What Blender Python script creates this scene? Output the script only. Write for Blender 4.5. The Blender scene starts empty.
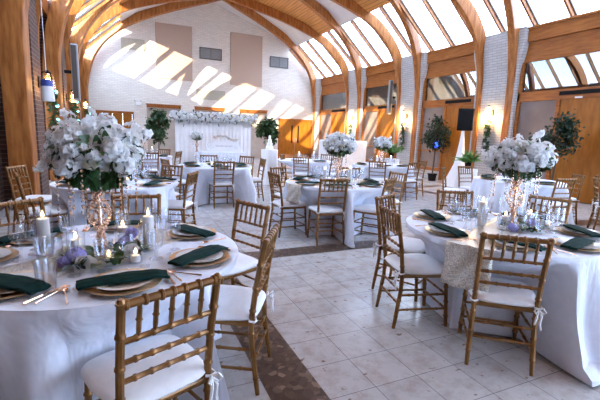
import bpy, math, random
from mathutils import Vector, Matrix, noise
R = math.radians; PI = math.pi
SC = bpy.context.scene; COL = SC.collection
# ---------------------------------------------------------------- camera
cam_d = bpy.data.cameras.new('camera'); cam = bpy.data.objects.new('camera', cam_d); COL.objects.link(cam)
YAW, PITCH, ROLL = 0.428279, 0.168355, 0.0348007
cam_d.sensor_width = 36; cam_d.lens = 389.34 / 600 * 36; cam_d.clip_start = .05; cam_d.clip_end = 400
_f = Vector((math.sin(YAW) * math.cos(PITCH), math.cos(YAW) * math.cos(PITCH), -math.sin(PITCH)))
_r = Vector((math.cos(YAW), -math.sin(YAW), 0)); _u = _r.cross(_f)
_r2 = _r * math.cos(ROLL) + _u * math.sin(ROLL); _u2 = _u * math.cos(ROLL) - _r * math.sin(ROLL)
cam.matrix_world = Matrix.Translation((0, 0, 1.48)) @ Matrix((_r2, _u2, -_f)).transposed().to_4x4()
SC.camera = cam
# ---------------------------------------------------------------- world, sun, exposure
SC.view_settings.view_transform = 'Standard'; SC.view_settings.look = 'None'
SC.view_settings.gamma = 1; SC.view_settings.use_curve_mapping = False
SC.view_settings.exposure = 0.36
wd = bpy.data.worlds.new('sky'); SC.world = wd; wd.use_nodes = True
wn = wd.node_tree.nodes; wl = wd.node_tree.links
bg = wn['Background']; bg.inputs[1].default_value = 11
tc = wn.new('ShaderNodeTexCoord'); nz = wn.new('ShaderNodeTexNoise'); nz.inputs['Scale'].default_value = 5; nz.inputs['Detail'].default_value = 8
rp = wn.new('ShaderNodeValToRGB'); rp.color_ramp.elements[0].position = .38; rp.color_ramp.elements[0].color = (.36, .56, .95, 1)
rp.color_ramp.elements[1].position = .60; rp.color_ramp.elements[1].color = (.70, .83, 1.0, 1)
wl.new(tc.outputs['Generated'], nz.inputs['Vector']); wl.new(nz.outputs['Fac'], rp.inputs[0]); wl.new(rp.outputs[0], bg.inputs[0])
sun_d = bpy.data.lights.new('sun', 'SUN'); sun = bpy.data.objects.new('sun', sun_d); COL.objects.link(sun)
sun_d.energy = 16; sun_d.color = (1, .80, .55); sun_d.angle = R(.6)
sun.rotation_euler = Vector((-1.05, -1.0, .35)).to_track_quat('Z', 'Y').to_euler()
SC.cycles.max_bounces = 10; SC.cycles.diffuse_bounces = 5; SC.cycles.transparent_max_bounces = 16
SC.cycles.transmission_bounces = 8; SC.cycles.glossy_bounces = 4
SC.cycles.caustics_reflective = False; SC.cycles.caustics_refractive = False; SC.cycles.sample_clamp_indirect = 6

# ---------------------------------------------------------------- materials
def mat(name, col, rough=.5, metal=0, **k):
    m = bpy.data.materials.new(name); m.use_nodes = True
    b = m.node_tree.nodes['Principled BSDF']
    b.inputs['Base Color'].default_value = (*col, 1); b.inputs['Roughness'].default_value = rough; b.inputs['Metallic'].default_value = metal
    for q, v in k.items():
        b.inputs[q.replace('_', ' ')].default_value = v
    return m
def N(m): return m.node_tree.nodes
def L(m, a, b): m.node_tree.links.new(a, b)
def coords(m, scale=(1, 1, 1), loc=(0, 0, 0), rot=(0, 0, 0), kind='Object'):
    t = N(m).new('ShaderNodeTexCoord'); mp = N(m).new('ShaderNodeMapping')
    mp.inputs['Scale'].default_value = scale; mp.inputs['Location'].default_value = loc; mp.inputs['Rotation'].default_value = rot
    L(m, t.outputs[kind], mp.inputs[0]); return mp.outputs[0]
def ramp(m, src, stops):
    r = N(m).new('ShaderNodeValToRGB'); e = r.color_ramp.elements
    e[0].position, e[0].color = stops[0][0], (*stops[0][1], 1); e[1].position, e[1].color = stops[-1][0], (*stops[-1][1], 1)
    for p, c in stops[1:-1]:
        n = e.new(p); n.color = (*c, 1)
    L(m, src, r.inputs[0]); return r.outputs[0]
def noisy(name, c1, c2, scale=8, rough=.5, metal=0, stretch=(1, 1, 1), bump=0, lo=.35, hi=.65, kind='Object', **k):
    m = mat(name, c1, rough, metal, **k); v = coords(m, stretch, kind=kind)
    n = N(m).new('ShaderNodeTexNoise'); n.inputs['Scale'].default_value = scale; n.inputs['Detail'].default_value = 6
    L(m, v, n.inputs['Vector']); c = ramp(m, n.outputs['Fac'], [(lo, c1), (hi, c2)])
    L(m, c, N(m)['Principled BSDF'].inputs['Base Color'])
    if bump:
        b = N(m).new('ShaderNodeBump'); b.inputs['Strength'].default_value = bump; b.inputs['Distance'].default_value = .02
        L(m, n.outputs['Fac'], b.inputs['Height']); L(m, b.outputs[0], N(m)['Principled BSDF'].inputs['Normal'])
    return m
def bricks(name, c1, c2, mortar, w, h, ms, axes='xz', off=.5, loc=(0, 0, 0), rough=.8, bump=.3, mott=None):
    m = mat(name, c1, rough)
    t = N(m).new('ShaderNodeTexCoord'); s = N(m).new('ShaderNodeSeparateXYZ'); c = N(m).new('ShaderNodeCombineXYZ')
    L(m, t.outputs['Object'], s.inputs[0])
    if axes == 'sum':
        a = N(m).new('ShaderNodeMath'); a.operation = 'ADD'; L(m, s.outputs['X'], a.inputs[0]); L(m, s.outputs['Y'], a.inputs[1]); L(m, a.outputs[0], c.inputs[0]); L(m, s.outputs['Z'], c.inputs[1])
    else:
        L(m, s.outputs[axes[0].upper()], c.inputs[0]); L(m, s.outputs[axes[1].upper()], c.inputs[1])
    mp = N(m).new('ShaderNodeMapping'); mp.inputs['Location'].default_value = loc; L(m, c.outputs[0], mp.inputs[0])
    b = N(m).new('ShaderNodeTexBrick'); b.offset = off; b.inputs['Scale'].default_value = 1
    b.inputs['Brick Width'].default_value = w; b.inputs['Row Height'].default_value = h; b.inputs['Mortar Size'].default_value = ms
    b.inputs['Color1'].default_value = (*c1, 1); b.inputs['Color2'].default_value = (*c2, 1); b.inputs['Mortar'].default_value = (*mortar, 1)
    L(m, mp.outputs[0], b.inputs['Vector']); out = b.outputs['Color']
    if mott:
        n = N(m).new('ShaderNodeTexNoise'); n.inputs['Scale'].default_value = mott[0]; n.inputs['Detail'].default_value = 8; n.inputs['Roughness'].default_value = .7
        L(m, t.outputs['Object'], n.inputs['Vector']); r = ramp(m, n.outputs['Fac'], [(.36, mott[1]), (.55, (1, 1, 1))])
        x = N(m).new('ShaderNodeMix'); x.data_type = 'RGBA'; x.blend_type = 'MULTIPLY'; x.inputs['Factor'].default_value = 1
        L(m, out, x.inputs[6]); L(m, r, x.inputs[7]); out = x.outputs[2]
    L(m, out, N(m)['Principled BSDF'].inputs['Base Color'])
    if bump:
        q = N(m).new('ShaderNodeBump'); q.inputs['Strength'].default_value = bump; q.inputs['Distance'].default_value = .01; q.invert = True
        L(m, b.outputs['Fac'], q.inputs['Height']); L(m, q.outputs[0], N(m)['Principled BSDF'].inputs['Normal'])
    return m
def pane(name, tint=(1, 1, 1), gloss=.06, fres=1.45, rough=0.0):
    m = bpy.data.materials.new(name); m.use_nodes = True; N(m).clear()
    o = N(m).new('ShaderNodeOutputMaterial'); t = N(m).new('ShaderNodeBsdfTransparent'); g = N(m).new('ShaderNodeBsdfGlossy'); x = N(m).new('ShaderNodeMixShader')
    t.inputs[0].default_value = (*tint, 1); g.inputs['Roughness'].default_value = rough
    f = N(m).new('ShaderNodeLayerWeight'); f.inputs[0].default_value = .5
    w = N(m).new('ShaderNodeMath'); w.operation = 'POWER'; w.inputs[1].default_value = 4.5; L(m, f.outputs['Facing'], w.inputs[0])
    a = N(m).new('ShaderNodeMath'); a.operation = 'MULTIPLY_ADD'; a.inputs[1].default_value = .9; a.inputs[2].default_value = gloss; a.use_clamp = True
    L(m, w.outputs[0], a.inputs[0]); L(m, a.outputs[0], x.inputs[0]); L(m, t.outputs[0], x.inputs[1]); L(m, g.outputs[0], x.inputs[2]); L(m, x.outputs[0], o.inputs[0])
    return m
def emis(name, col, s):
    m = mat(name, col); b = N(m)['Principled BSDF']; b.inputs['Emission Color'].default_value = (*col, 1); b.inputs['Emission Strength'].default_value = s; return m
M = {}
M['glulam'] = noisy('glulam timber', (.25, .080, .018), (.46, .175, .046), 5, .36, stretch=(3.2, 3.2, .45), bump=.06)
M['beam'] = noisy('stained beam wood', (.25, .075, .013), (.40, .14, .028), 4, .42, stretch=(1, .6, 7))
M['doorwood'] = noisy('orange door veneer', (.29, .098, .008), (.39, .14, .016), 5, .38, stretch=(3, 3, .6))
M['whitebrick'] = bricks('white painted brick', (.54, .52, .50), (.46, .44, .425), (.31, .30, .285), .30, .075, .008, 'sum', bump=.35)
M['backbrick'] = bricks('cream painted brick', (.78, .72, .63), (.70, .64, .56), (.56, .51, .45), .24, .08, .006, 'xz', bump=.3)
M['darkbrick'] = bricks('dark brown brick', (.115, .050, .034), (.065, .032, .026), (.17, .14, .12), .24, .08, .007, 'yz', bump=.4)
M['tile'] = bricks('white marble tile', (.55, .525, .51), (.48, .46, .45), (.16, .15, .145), .311, .311, .0022, 'xy', off=0, loc=(-1.329, -2.033, 0), rough=.24, bump=.12, mott=(7.5, (.80, .74, .69)))
_m = M['tile']; _p = N(_m)['Principled BSDF']; _l = _p.inputs['Base Color'].links[0].from_socket
_n = N(_m).new('ShaderNodeTexNoise'); _n.inputs['Scale'].default_value = 11; _n.inputs['Detail'].default_value = 3; L(_m, coords(_m, (1, 1.6, 1)), _n.inputs['Vector'])
_c = ramp(_m, _n.outputs['Fac'], [(.655, (1, 1, 1)), (.70, (.46, .36, .28))]); _x = N(_m).new('ShaderNodeMix'); _x.data_type = 'RGBA'; _x.blend_type = 'MULTIPLY'; _x.inputs['Factor'].default_value = 1
L(_m, _l, _x.inputs[6]); L(_m, _c, _x.inputs[7]); L(_m, _x.outputs[2], _p.inputs['Base Color'])
M['terrazzo'] = mat('brown terrazzo', (.12, .08, .06), .3)
v = coords(M['terrazzo']); vo = N(M['terrazzo']).new('ShaderNodeTexVoronoi'); vo.inputs['Scale'].default_value = 26; L(M['terrazzo'], v, vo.inputs['Vector'])
L(M['terrazzo'], ramp(M['terrazzo'], vo.outputs['Color'], [(.25, (.060, .038, .028)), (.7, (.115, .075, .055)), (.93, (.30, .22, .17))]), N(M['terrazzo'])['Principled BSDF'].inputs['Base Color'])
M['plaster'] = noisy('white plaster ceiling', (.70, .67, .64), (.76, .73, .70), 2, .8)
def planks():
    m = mat('wood deck', (.55, .25, .07), .5)
    v = coords(m); w = N(m).new('ShaderNodeTexWave'); w.bands_direction = 'X'; w.inputs['Scale'].default_value = 2.6; w.inputs['Distortion'].default_value = 0
    L(m, v, w.inputs['Vector']); v2 = coords(m, (6, .5, 6)); n = N(m).new('ShaderNodeTexNoise'); n.inputs['Scale'].default_value = 2; L(m, v2, n.inputs['Vector'])
    c = ramp(m, n.outputs['Fac'], [(.35, (.56, .22, .045)), (.65, (.72, .33, .085))]); r = ramp(m, w.outputs['Fac'], [(.02, (.45, .4, .4)), (.09, (1, 1, 1))])
    x = N(m).new('ShaderNodeMix'); x.data_type = 'RGBA'; x.blend_type = 'MULTIPLY'; x.inputs['Factor'].default_value = 1
    L(m, c, x.inputs[6]); L(m, r, x.inputs[7]); L(m, x.outputs[2], N(m)['Principled BSDF'].inputs['Base Color']); return m
M['deck'] = planks()
M['panel'] = noisy('rose beige acoustic fabric', (.46, .335, .255), (.49, .36, .275), 60, .9)
M['beige'] = noisy('beige folding partition', (.42, .36, .30), (.47, .41, .35), 3, .8)
M['vent'] = bricks('grey louvre grille', (.13, .13, .13), (.10, .10, .10), (.30, .30, .29), 1.2, .05, .014, 'xz', off=0, rough=.5)
M['ventbeige'] = noisy('beige grille', (.40, .36, .27), (.46, .42, .33), 20, .7)
M['dark'] = mat('black plastic', (.006, .006, .007), .7, Specular_IOR_Level=.2)
M['darkmetal'] = mat('dark bronze mullion', (.10, .085, .075), .4, .4)
M['corridor'] = noisy('dim corridor wall', (.40, .35, .32), (.48, .42, .38), 1.5, .8)
M['skyglass'] = pane('skylight glass', (.97, .98, 1), .02)
M['glazing'] = pane('clerestory glass', (.55, .56, .58), .16)
M['drinkglass'] = pane('clear drinking glass', (.985, .99, 1), .05, 1.35, .04)
M['crystalglass'] = pane('cut crystal', (.97, .98, 1), .13, 1.5, .10)
M['gold'] = noisy('gold resin chair wood', (.155, .066, .014), (.25, .112, .028), 9, .30, .45, bump=.04)
M['cushion'] = noisy('white cushion fabric', (.80, .79, .79), (.84, .83, .83), 30, .85, bump=.05)
M['cloth'] = noisy('white table linen', (.72, .75, .84), (.77, .80, .89), 14, .75, Sheen_Weight=.2)
_m = M['cloth']; _n = N(_m).new('ShaderNodeTexNoise'); _n.inputs['Scale'].default_value = 3.2; _n.inputs['Detail'].default_value = 3; _n.inputs['Distortion'].default_value = 1.2
L(_m, coords(_m, (1, 1, .45)), _n.inputs['Vector']); _b = N(_m).new('ShaderNodeBump'); _b.inputs['Strength'].default_value = .55; _b.inputs['Distance'].default_value = .06
L(_m, _n.outputs['Fac'], _b.inputs['Height']); L(_m, _b.outputs[0], N(_m)['Principled BSDF'].inputs['Normal'])
M['sheer'] = noisy('white sheer drape', (.80, .78, .77), (.86, .84, .83), 5, .8)
M['napkin'] = noisy('forest green napkin', (.003, .020, .017), (.005, .032, .026), 40, .85, bump=.1, Specular_IOR_Level=.15)
M['charger'] = noisy('antique gold charger', (.62, .38, .17), (.80, .56, .30), 60, .30, .8, bump=.2)
M['china'] = mat('white china', (.80, .79, .78), .12)
M['rosegold'] = mat('rose gold flatware', (.86, .55, .36), .22, 1)
M['bead'] = mat('rose gold crystal bead', (.93, .66, .50), .16, .75)
M['clearbead'] = mat('clear crystal bead', (.62, .55, .53), .10, .35)
M['candle'] = mat('ivory candle wax', (.95, .92, .87), .5, Subsurface_Weight=.0)
M['flame'] = emis('candle flame', (1, .66, .30), 14)
M['petal'] = noisy('white petal', (.86, .87, .88), (.91, .91, .89), 12, .6)
M['cream'] = noisy('cream petal', (.84, .80, .62), (.88, .86, .76), 12, .6)
M['lilac'] = noisy('lilac petal', (.46, .42, .80), (.64, .60, .92), 20, .6)
M['peach'] = noisy('blush petal', (.80, .56, .46), (.86, .72, .64), 20, .6)
M['leaf'] = noisy('dark green leaf', (.020, .055, .018), (.045, .11, .030), 14, .45)
M['fern'] = noisy('bright green leaf', (.09, .22, .03), (.16, .34, .06), 14, .5)
M['ficus'] = noisy('ficus leaf', (.012, .028, .014), (.028, .055, .028), 14, .4)
M['bark'] = noisy('bark', (.06, .04, .03), (.10, .07, .05), 14, .8)
M['bulb'] = emis('lit frosted sconce bulb', (1, .60, .22), 60)
M['frost'] = pane('frosted sconce glass', (1, .93, .80), .10, 1.4, .3)
M['bluelight'] = emis('small blue light', (.03, .10, .9), 2.5)
M['greenlight'] = emis('cool fairy light', (.25, .8, .85), 3)
M['whiteplastic'] = mat('white plastic', (.78, .77, .75), .4)
M['greymetal'] = mat('grey speaker grille', (.30, .31, .32), .45, .3)
M['daywin'] = pane('side window glass', (.95, .97, 1), .03)
for _k in ('petal', 'cream', 'lilac', 'peach', 'fern', 'ficus'):
    _m = M[_k]; _p = N(_m)['Principled BSDF']; _t = N(_m).new('ShaderNodeBsdfTranslucent'); _x = N(_m).new('ShaderNodeMixShader'); _x.inputs[0].default_value = .42
    L(_m, _p.inputs['Base Color'].links[0].from_socket, _t.inputs[0]); L(_m, _p.outputs[0], _x.inputs[1]); L(_m, _t.outputs[0], _x.inputs[2]); L(_m, _x.outputs[0], N(_m)['Material Output'].inputs[0])
for _k in ('doorwood', 'beam', 'glulam'):
    N(M[_k])['Principled BSDF'].inputs['Specular IOR Level'].default_value = .25
M['taupe'] = noisy('taupe glossy wall panel', (.20, .155, .135), (.25, .20, .175), 1.5, .18)
def sequin():
    m = noisy('champagne sequin', (.50, .43, .35), (.92, .86, .76), 120, .30, .45, kind='Object', lo=.4, hi=.6)
    nt = N(m); n = nt.new('ShaderNodeTexVoronoi'); n.inputs['Scale'].default_value = 150
    L(m, coords(m), n.inputs['Vector']); b = nt.new('ShaderNodeBump'); b.inputs['Strength'].default_value = .8; b.inputs['Distance'].default_value = .01
    L(m, n.outputs['Color'], b.inputs['Height']); L(m, b.outputs[0], nt['Principled BSDF'].inputs['Normal']); return m
M['sequin'] = sequin()

# ---------------------------------------------------------------- mesh helpers
class MB:
    def __init__(s): s.v = []; s.f = []
    def add(s, vs, fs):
        b = len(s.v); s.v += [tuple(v) for v in vs]; s.f += [[b + i for i in f] for f in fs]; return s
    def box(s, x0, y0, z0, x1, y1, z1, mx=None):
        vs = [Vector((x, y, z)) for z in (z0, z1) for y in (y0, y1) for x in (x0, x1)]
        if mx: vs = [mx @ v for v in vs]
        return s.add(vs, [(0, 2, 3, 1), (4, 5, 7, 6), (0, 1, 5, 4), (2, 6, 7, 3), (0, 4, 6, 2), (1, 3, 7, 5)])
    def prism(s, poly, axis, a, b):
        n = len(poly)
        def p(q, t): return {'x': (t, q[0], q[1]), 'y': (q[0], t, q[1]), 'z': (q[0], q[1], t)}[axis]
        return s.add([p(q, a) for q in poly] + [p(q, b) for q in poly], [list(range(n))[::-1], list(range(n, 2 * n))] + [[i, (i + 1) % n, n + (i + 1) % n, n + i] for i in range(n)])
    def tube(s, pts, rad, n=8, cap=True):
        pts = [Vector(p) for p in pts]; rr = rad if isinstance(rad, (list, tuple)) else [rad] * len(pts)
        vs = []; up = None
        for i, p in enumerate(pts):
            d = (pts[min(i + 1, len(pts) - 1)] - pts[max(i - 1, 0)]).normalized()
            if up is None:
                up = Vector((0, 0, 1)) if abs(d.z) < .9 else Vector((1, 0, 0))
            a = d.cross(up).normalized(); b = a.cross(d).normalized(); up = b
            for k in range(n):
                t = 2 * PI * k / n; vs.append(p + (a * math.cos(t) + b * math.sin(t)) * rr[i])
        fs = [[i * n + k, i * n + (k + 1) % n, (i + 1) * n + (k + 1) % n, (i + 1) * n + k] for i in range(len(pts) - 1) for k in range(n)]
        if cap: fs += [list(range(n))[::-1], list(range((len(pts) - 1) * n, len(pts) * n))]
        return s.add(vs, fs)
    def bamboo(s, a, b, r, nodes, n=8, node_r=1.32):
        a = Vector(a); b = Vector(b); ln = (b - a).length; ts = [(0, r)]
        for t in nodes:
            e = .006 / ln; ts += [(t - e * 1.6, r), (t - e * .6, r * node_r), (t + e * .6, r * node_r), (t + e * 1.6, r)]
        ts.append((1, r)); return s.tube([a.lerp(b, t) for t, _ in ts], [q for _, q in ts], n)
    def lathe(s, prof, n=20, loc=(0, 0, 0), cap=True, wob=None):
        vs = []
        for r, z in prof:
            for k in range(n):
                t = 2 * PI * k / n; q = r * (wob(t, z) if wob else 1); vs.append((loc[0] + q * math.cos(t), loc[1] + q * math.sin(t), loc[2] + z))
        m = len(prof); fs = [[i * n + k, i * n + (k + 1) % n, (i + 1) * n + (k + 1) % n, (i + 1) * n + k] for i in range(m - 1) for k in range(n)]
        if cap:
            if prof[0][0] > 1e-4: fs.append(list(range(n))[::-1])
            if prof[-1][0] > 1e-4: fs.append(list(range((m - 1) * n, m * n)))
        return s.add(vs, fs)
    def ball(s, c, r, n=6, m=4, sq=(1, 1, 1)):
        vs = [(c[0], c[1], c[2] - r * sq[2])]
        for i in range(1, m):
            p = -PI / 2 + PI * i / m
            for k in range(n):
                t = 2 * PI * k / n; vs.append((c[0] + r * sq[0] * math.cos(p) * math.cos(t), c[1] + r * sq[1] * math.cos(p) * math.sin(t), c[2] + r * sq[2] * math.sin(p)))
        vs.append((c[0], c[1], c[2] + r * sq[2])); fs = []
        for k in range(n): fs.append([0, 1 + (k + 1) % n, 1 + k]); fs.append([len(vs) - 1, 1 + (m - 2) * n + k, 1 + (m - 2) * n + (k + 1) % n])
        for i in range(m - 2):
            for k in range(n): fs.append([1 + i * n + k, 1 + i * n + (k + 1) % n, 1 + (i + 1) * n + (k + 1) % n, 1 + (i + 1) * n + k])
        return s.add(vs, fs)
    def build(s, name, m, parent=None, smooth=True, loc=None, mods=()):
        me = bpy.data.meshes.new(name); me.from_pydata(s.v, [], s.f); me.update()
        me.materials.append(M[m] if isinstance(m, str) else m)
        if smooth:
            me.polygons.foreach_set('use_smooth', [True] * len(me.polygons))
            try: me.set_sharp_from_angle(angle=R(38))
            except Exception: pass
        o = bpy.data.objects.new(name, me); COL.objects.link(o)
        if parent: o.parent = parent
        if loc: o.location = loc
        for k in mods: k(o)
        return o
def bevel(w, seg=2):
    def f(o):
        b = o.modifiers.new('bevel', 'BEVEL'); b.width = w; b.segments = seg; b.limit_method = 'ANGLE'
    return f
def thick(t, off=0):
    def f(o):
        b = o.modifiers.new('solid', 'SOLIDIFY'); b.thickness = t; b.offset = off
    return f
def subd(n=1):
    def f(o):
        b = o.modifiers.new('sub', 'SUBSURF'); b.levels = n; b.render_levels = n
    return f
def empty(name, loc=(0, 0, 0), rz=0):
    o = bpy.data.objects.new(name, None); o.empty_display_size = .1; COL.objects.link(o); o.location = loc; o.rotation_euler = (0, 0, rz); return o
def tag(o, label=None, cat=None, group=None, kind=None):
    for k, v in (('label', label), ('category', cat), ('group', group), ('kind', kind)):
        if v: o[k] = v
    return o
def struct(o): o['kind'] = 'structure'; return o
KIDS = {}
def copy_tree(o, parent=None):
    c = o.copy(); COL.objects.link(c)
    if parent: c.parent = parent
    for ch in list(o.children): copy_tree(ch, c)
    return c
def place(proto, first, loc, rz, label, cat, group=None, scale=None):
    o = proto if first else copy_tree(proto)
    o.location = loc; o.rotation_euler = (0, 0, rz)
    if scale: o.scale = (scale,) * 3
    for k in ('group',):
        if k in o.keys(): del o[k]
    return tag(o, label, cat, group)

# ---------------------------------------------------------------- the building
FH = 2.0
RX, XR, XLW, YB = 4.45, 10.5, -1.95, 21.33      # ridge x, right wall plane, left wall plane, back wall
PIERS = [4.75, 8.75, 12.75, 16.8, 20.95]
fl = MB().add([(-4, -2, 0), (12.6, -2, 0), (12.6, YB + .4, 0), (-4, YB + .4, 0), (-4, -2, -.2), (12.6, -2, -.2), (12.6, YB + .4, -.2), (-4, YB + .4, -.2)], [(0, 1, 2, 3), (7, 6, 5, 4), (0, 4, 5, 1), (1, 5, 6, 2), (2, 6, 7, 3), (3, 7, 4, 0)])
FX=0;struct(fl.build('floor', 'tile', smooth=False))
b = MB()
def band(x0, y0, x1, y1): b.box(x0, y0, -.05, x1, y1, .0015)
band(.707, -1.9, 1.018, 4.21); band(.707, 4.21, 9.1, 4.521); band(7.55, 4.521, 7.861, 9.5); band(7.861, 9.19, 9.1, 9.5)
struct(b.build('floor_border', 'terrazzo', smooth=False))
def prof_pts(raw, n=6):
    out = []; P = [raw[0]] + raw + [raw[-1]]
    for i in range(1, len(P) - 2):
        p0, p1, p2, p3 = [Vector(q) for q in P[i - 1:i + 3]]
        for k in range(n):
            t = k / n; out.append(.5 * ((2 * p1) + (p2 - p0) * t + (2 * p0 - 5 * p1 + 4 * p2 - p3) * t * t + (3 * p1 - p0 - 3 * p2 + p3) * t ** 3))
    out.append(Vector(raw[-1])); return out
INNER = prof_pts([(5.86, 0), (5.86, 2.7), (5.79, 3.6), (5.52, 4.55), (5.05, 5.27), (4.4, 5.83), (3.6, 6.26), (2.2, 6.80), (0, 7.45)])
def rib(side, yp, yn, name, w=.20, dep=.36):
    inn = INNER; out = []
    for i, p in enumerate(inn):
        d = (inn[min(i + 1, len(inn) - 1)] - inn[max(i - 1, 0)]).normalized(); nrm = Vector((d.y, -d.x))
        out.append(p + nrm * dep)
    out[-1].x = 0
    mb = MB(); dirv = Vector((5.86, (yp - yn))); dirv.normalize(); off = Vector((-dirv.y, dirv.x)) * w / 2
    vs = []
    for pi, po in zip(inn, out):
        for q in (pi, po):
            yy = yn + (yp - yn) * max(0, min(1, q.x / 5.86))
            for sg in (-1, 1):
                vs.append((RX + side * (q.x + sg * off.x * (1 if q.x > .3 else 0)), yy + sg * off.y, q.y))
    fs = []
    for i in range(len(inn) - 1):
        a, c = i * 4, i * 4 + 4
        fs += [[a, a + 1, c + 1, c], [a + 2, c + 2, c + 3, a + 3], [a, c, c + 2, a + 2], [a + 1, a + 3, c + 3, c + 1]]
    fs += [[0, 2, 3, 1], [len(vs) - 4, len(vs) - 3, len(vs) - 1, len(vs) - 2]]
    mb.add(vs, fs); return struct(mb.build(name, 'glulam', mods=[bevel(.012, 1)]))
NODES = {}
ribs = []
tn = 1
for i, yp in enumerate(PIERS):
    n_prev = (PIERS[i - 1] + yp) / 2 if i else yp - 2.0
    n_next = (PIERS[i + 1] + yp) / 2 if i < len(PIERS) - 1 else None
    for side in (-1, 1):
        pr = [(yp - .55, n_prev)] + ([(yp + .55, n_next)] if n_next else [])
        if n_next is None: pr = [(yp + .12, n_prev + .25)]
        for (a, c) in pr:
            rib(side, a, c, 'trim_%d' % tn); tn += 1
# ceiling
CE = [(0, 7.93), (1.8, 7.31), (3.6, 6.68), (4.38, 6.16)]
def ceil_patch(side, ya0, ya1, yb0, yb1):   # y edges at the ridge (0) and eave (1) ends
    mb = MB(); vs = []
    for u, z in CE:
        t = u / 5.86
        for y0, y1 in ((ya0, ya1), (yb0, yb1)):
            vs.append((RX + side * u, y0 + (y1 - y0) * t, z))
    for u, z in CE:
        t = u / 5.86
        for y0, y1 in ((ya0, ya1), (yb0, yb1)):
            vs.append((RX + side * u, y0 + (y1 - y0) * t, z + .14))
    n = len(CE) * 2; fs = []
    for i in range(len(CE) - 1):
        a = 2 * i; fs += [[a, a + 1, a + 3, a + 2], [n + a, n + a + 2, n + a + 3, n + a + 1], [a, a + 2, n + a + 2, n + a], [a + 1, n + a + 1, n + a + 3, a + 3]]
    fs += [[0, n, n + 1, 1], [n - 2, n - 1, 2 * n - 1, 2 * n - 2]]
    return mb.add(vs, fs)
cw = MB(); cd = MB()
for side in (-1, 1):
    for i, yp in enumerate(PIERS):
        n_prev = (PIERS[i - 1] + yp) / 2 if i else yp - 2.0
        last = i == len(PIERS) - 1
        n_next = (PIERS[i + 1] + yp) / 2 if not last else None
        prev_edge = (PIERS[i - 1] + .55) if i else yp - 3.45
        ye = yp - .55 if not last else yp + .12
        t = ceil_patch(side, n_prev, prev_edge, n_prev, ye); cw.add(t.v, t.f)
        if last: t = ceil_patch(side, n_prev, ye, YB + .3, YB + .3); cw.add(t.v, t.f)
        else: t = ceil_patch(side, n_prev, yp - .55, n_next, yp + .55); cd.add(t.v, t.f)
    t = ceil_patch(side, -2, -2, 2.75, 1.3); cd.add(t.v, t.f)
    ye = 3.0 if side < 0 else -1.9  # unseen near left slope made solid, added to block sun from the right wall
    cd.add([(RX + side * u, y, z + dz) for dz in (.02, .16) for (u, z) in ((4.30, 6.21), (6.3, 4.45)) for y in (-2, ye)], [(0, 1, 3, 2), (4, 6, 7, 5), (0, 2, 6, 4), (1, 5, 7, 3), (0, 4, 5, 1), (2, 3, 7, 6)])
struct(cw.build('ceiling_plaster', 'plaster', smooth=False)); struct(cd.build('ceiling', 'deck', smooth=False))
# skylights
SK0, SK1 = (6.12, 4.60), (4.36, 6.17)
wi = 1
for side in (-1, 1):
    for i in range(len(PIERS)):
        y0 = PIERS[i - 1] if i else (3.0 if side < 0 else -2); y1 = PIERS[i] if i < len(PIERS) - 1 else YB
        root = struct(empty('window_%d' % wi, (RX + side * SK0[0], (y0 + y1) / 2, SK0[1]))); wi += 1
        X = lambda u: side * (u - SK0[0]); yc = (y0 + y1) / 2
        du = Vector((SK1[0] - SK0[0], SK1[1] - SK0[1])).normalized(); nn = Vector((-du.y, du.x))
        if nn.y < 0: nn = -nn
        g = MB(); a = Vector(SK0) + nn * .03; c = Vector(SK1) + nn * .03
        g.add([(X(a.x), y0 - yc, a.y - SK0[1]), (X(a.x), y1 - yc, a.y - SK0[1]), (X(c.x), y1 - yc, c.y - SK0[1]), (X(c.x), y0 - yc, c.y - SK0[1])], [(0, 1, 2, 3)])
        g.build('glass', 'skyglass', root, smooth=False, mods=[thick(.012)])
        ys = [y0 + (y1 - y0) * k / 4 for k in range(5)] if i else [y0 + (y1 - y0) * k / 4 for k in range(5)]
        for k, yy in enumerate(ys):
            if k == 4 and i < len(PIERS) - 1: continue
            for dx, mt, w, lo, hi in ((0, 'glulam', .032, -.10, 0.0), (0, 'darkmetal', .06, .0, .05)):
                m_ = MB(); p = []
                for q in (Vector(SK0), Vector(SK1)):
                    for h in (lo, hi): 
                        e = q + nn * h
                        for s2 in (-w, w): p.append((X(e.x), yy - yc + s2, e.y - SK0[1]))
                m_.add(p, [(0, 1, 3, 2), (4, 6, 7, 5), (0, 4, 5, 1), (2, 3, 7, 6), (0, 2, 6, 4), (1, 5, 7, 3)])
                m_.build('mullion', mt, root, smooth=False)
# back wall with door holes and gable
W = MB()
holes = [(-1.35, .55, 2.25), (1.15, 2.8, 2.66), (3.5, 5.1, 2.66), (5.9, 7.5, 2.66), (8.2, 10.35, 2.30)]
xs = [XLW - .3]
for h in holes: xs += [h[0], h[1]]
xs.append(XR + 1.9)
prof = lambda x: max(4.0, min(7.93 - .35 * abs(x - RX), 6.68 - (abs(x - RX) - 3.6) * .67 if abs(x - RX) < 4.38 else 6.16 - (abs(x - RX) - 4.38) * .892) + .10)
for i in range(len(xs) - 1):
    a, c = xs[i], xs[i + 1]; z0 = 0
    for h in holes:
        if abs(h[0] - a) < 1e-6: z0 = h[2]
    n = 5; br = sorted(set([a, c] + [q for q in (RX - 4.38, RX - 3.6, RX, RX + 3.6, RX + 4.38) if a < q < c]))
    poly = [(a, z0), (c, z0)] + [(x, prof(x)) for x in br[::-1]]
    W.prism(poly, 'y', YB, YB + .25)
struct(W.build('wall_back', 'backbrick', smooth=False))
nb = MB(); nb.box(-70, -36, -1, 14, -30, 14); struct(nb.build('wall_added_sun_blocker', 'beige', smooth=False))  # unseen block added far behind the camera to keep sun off the front glazing
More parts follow.
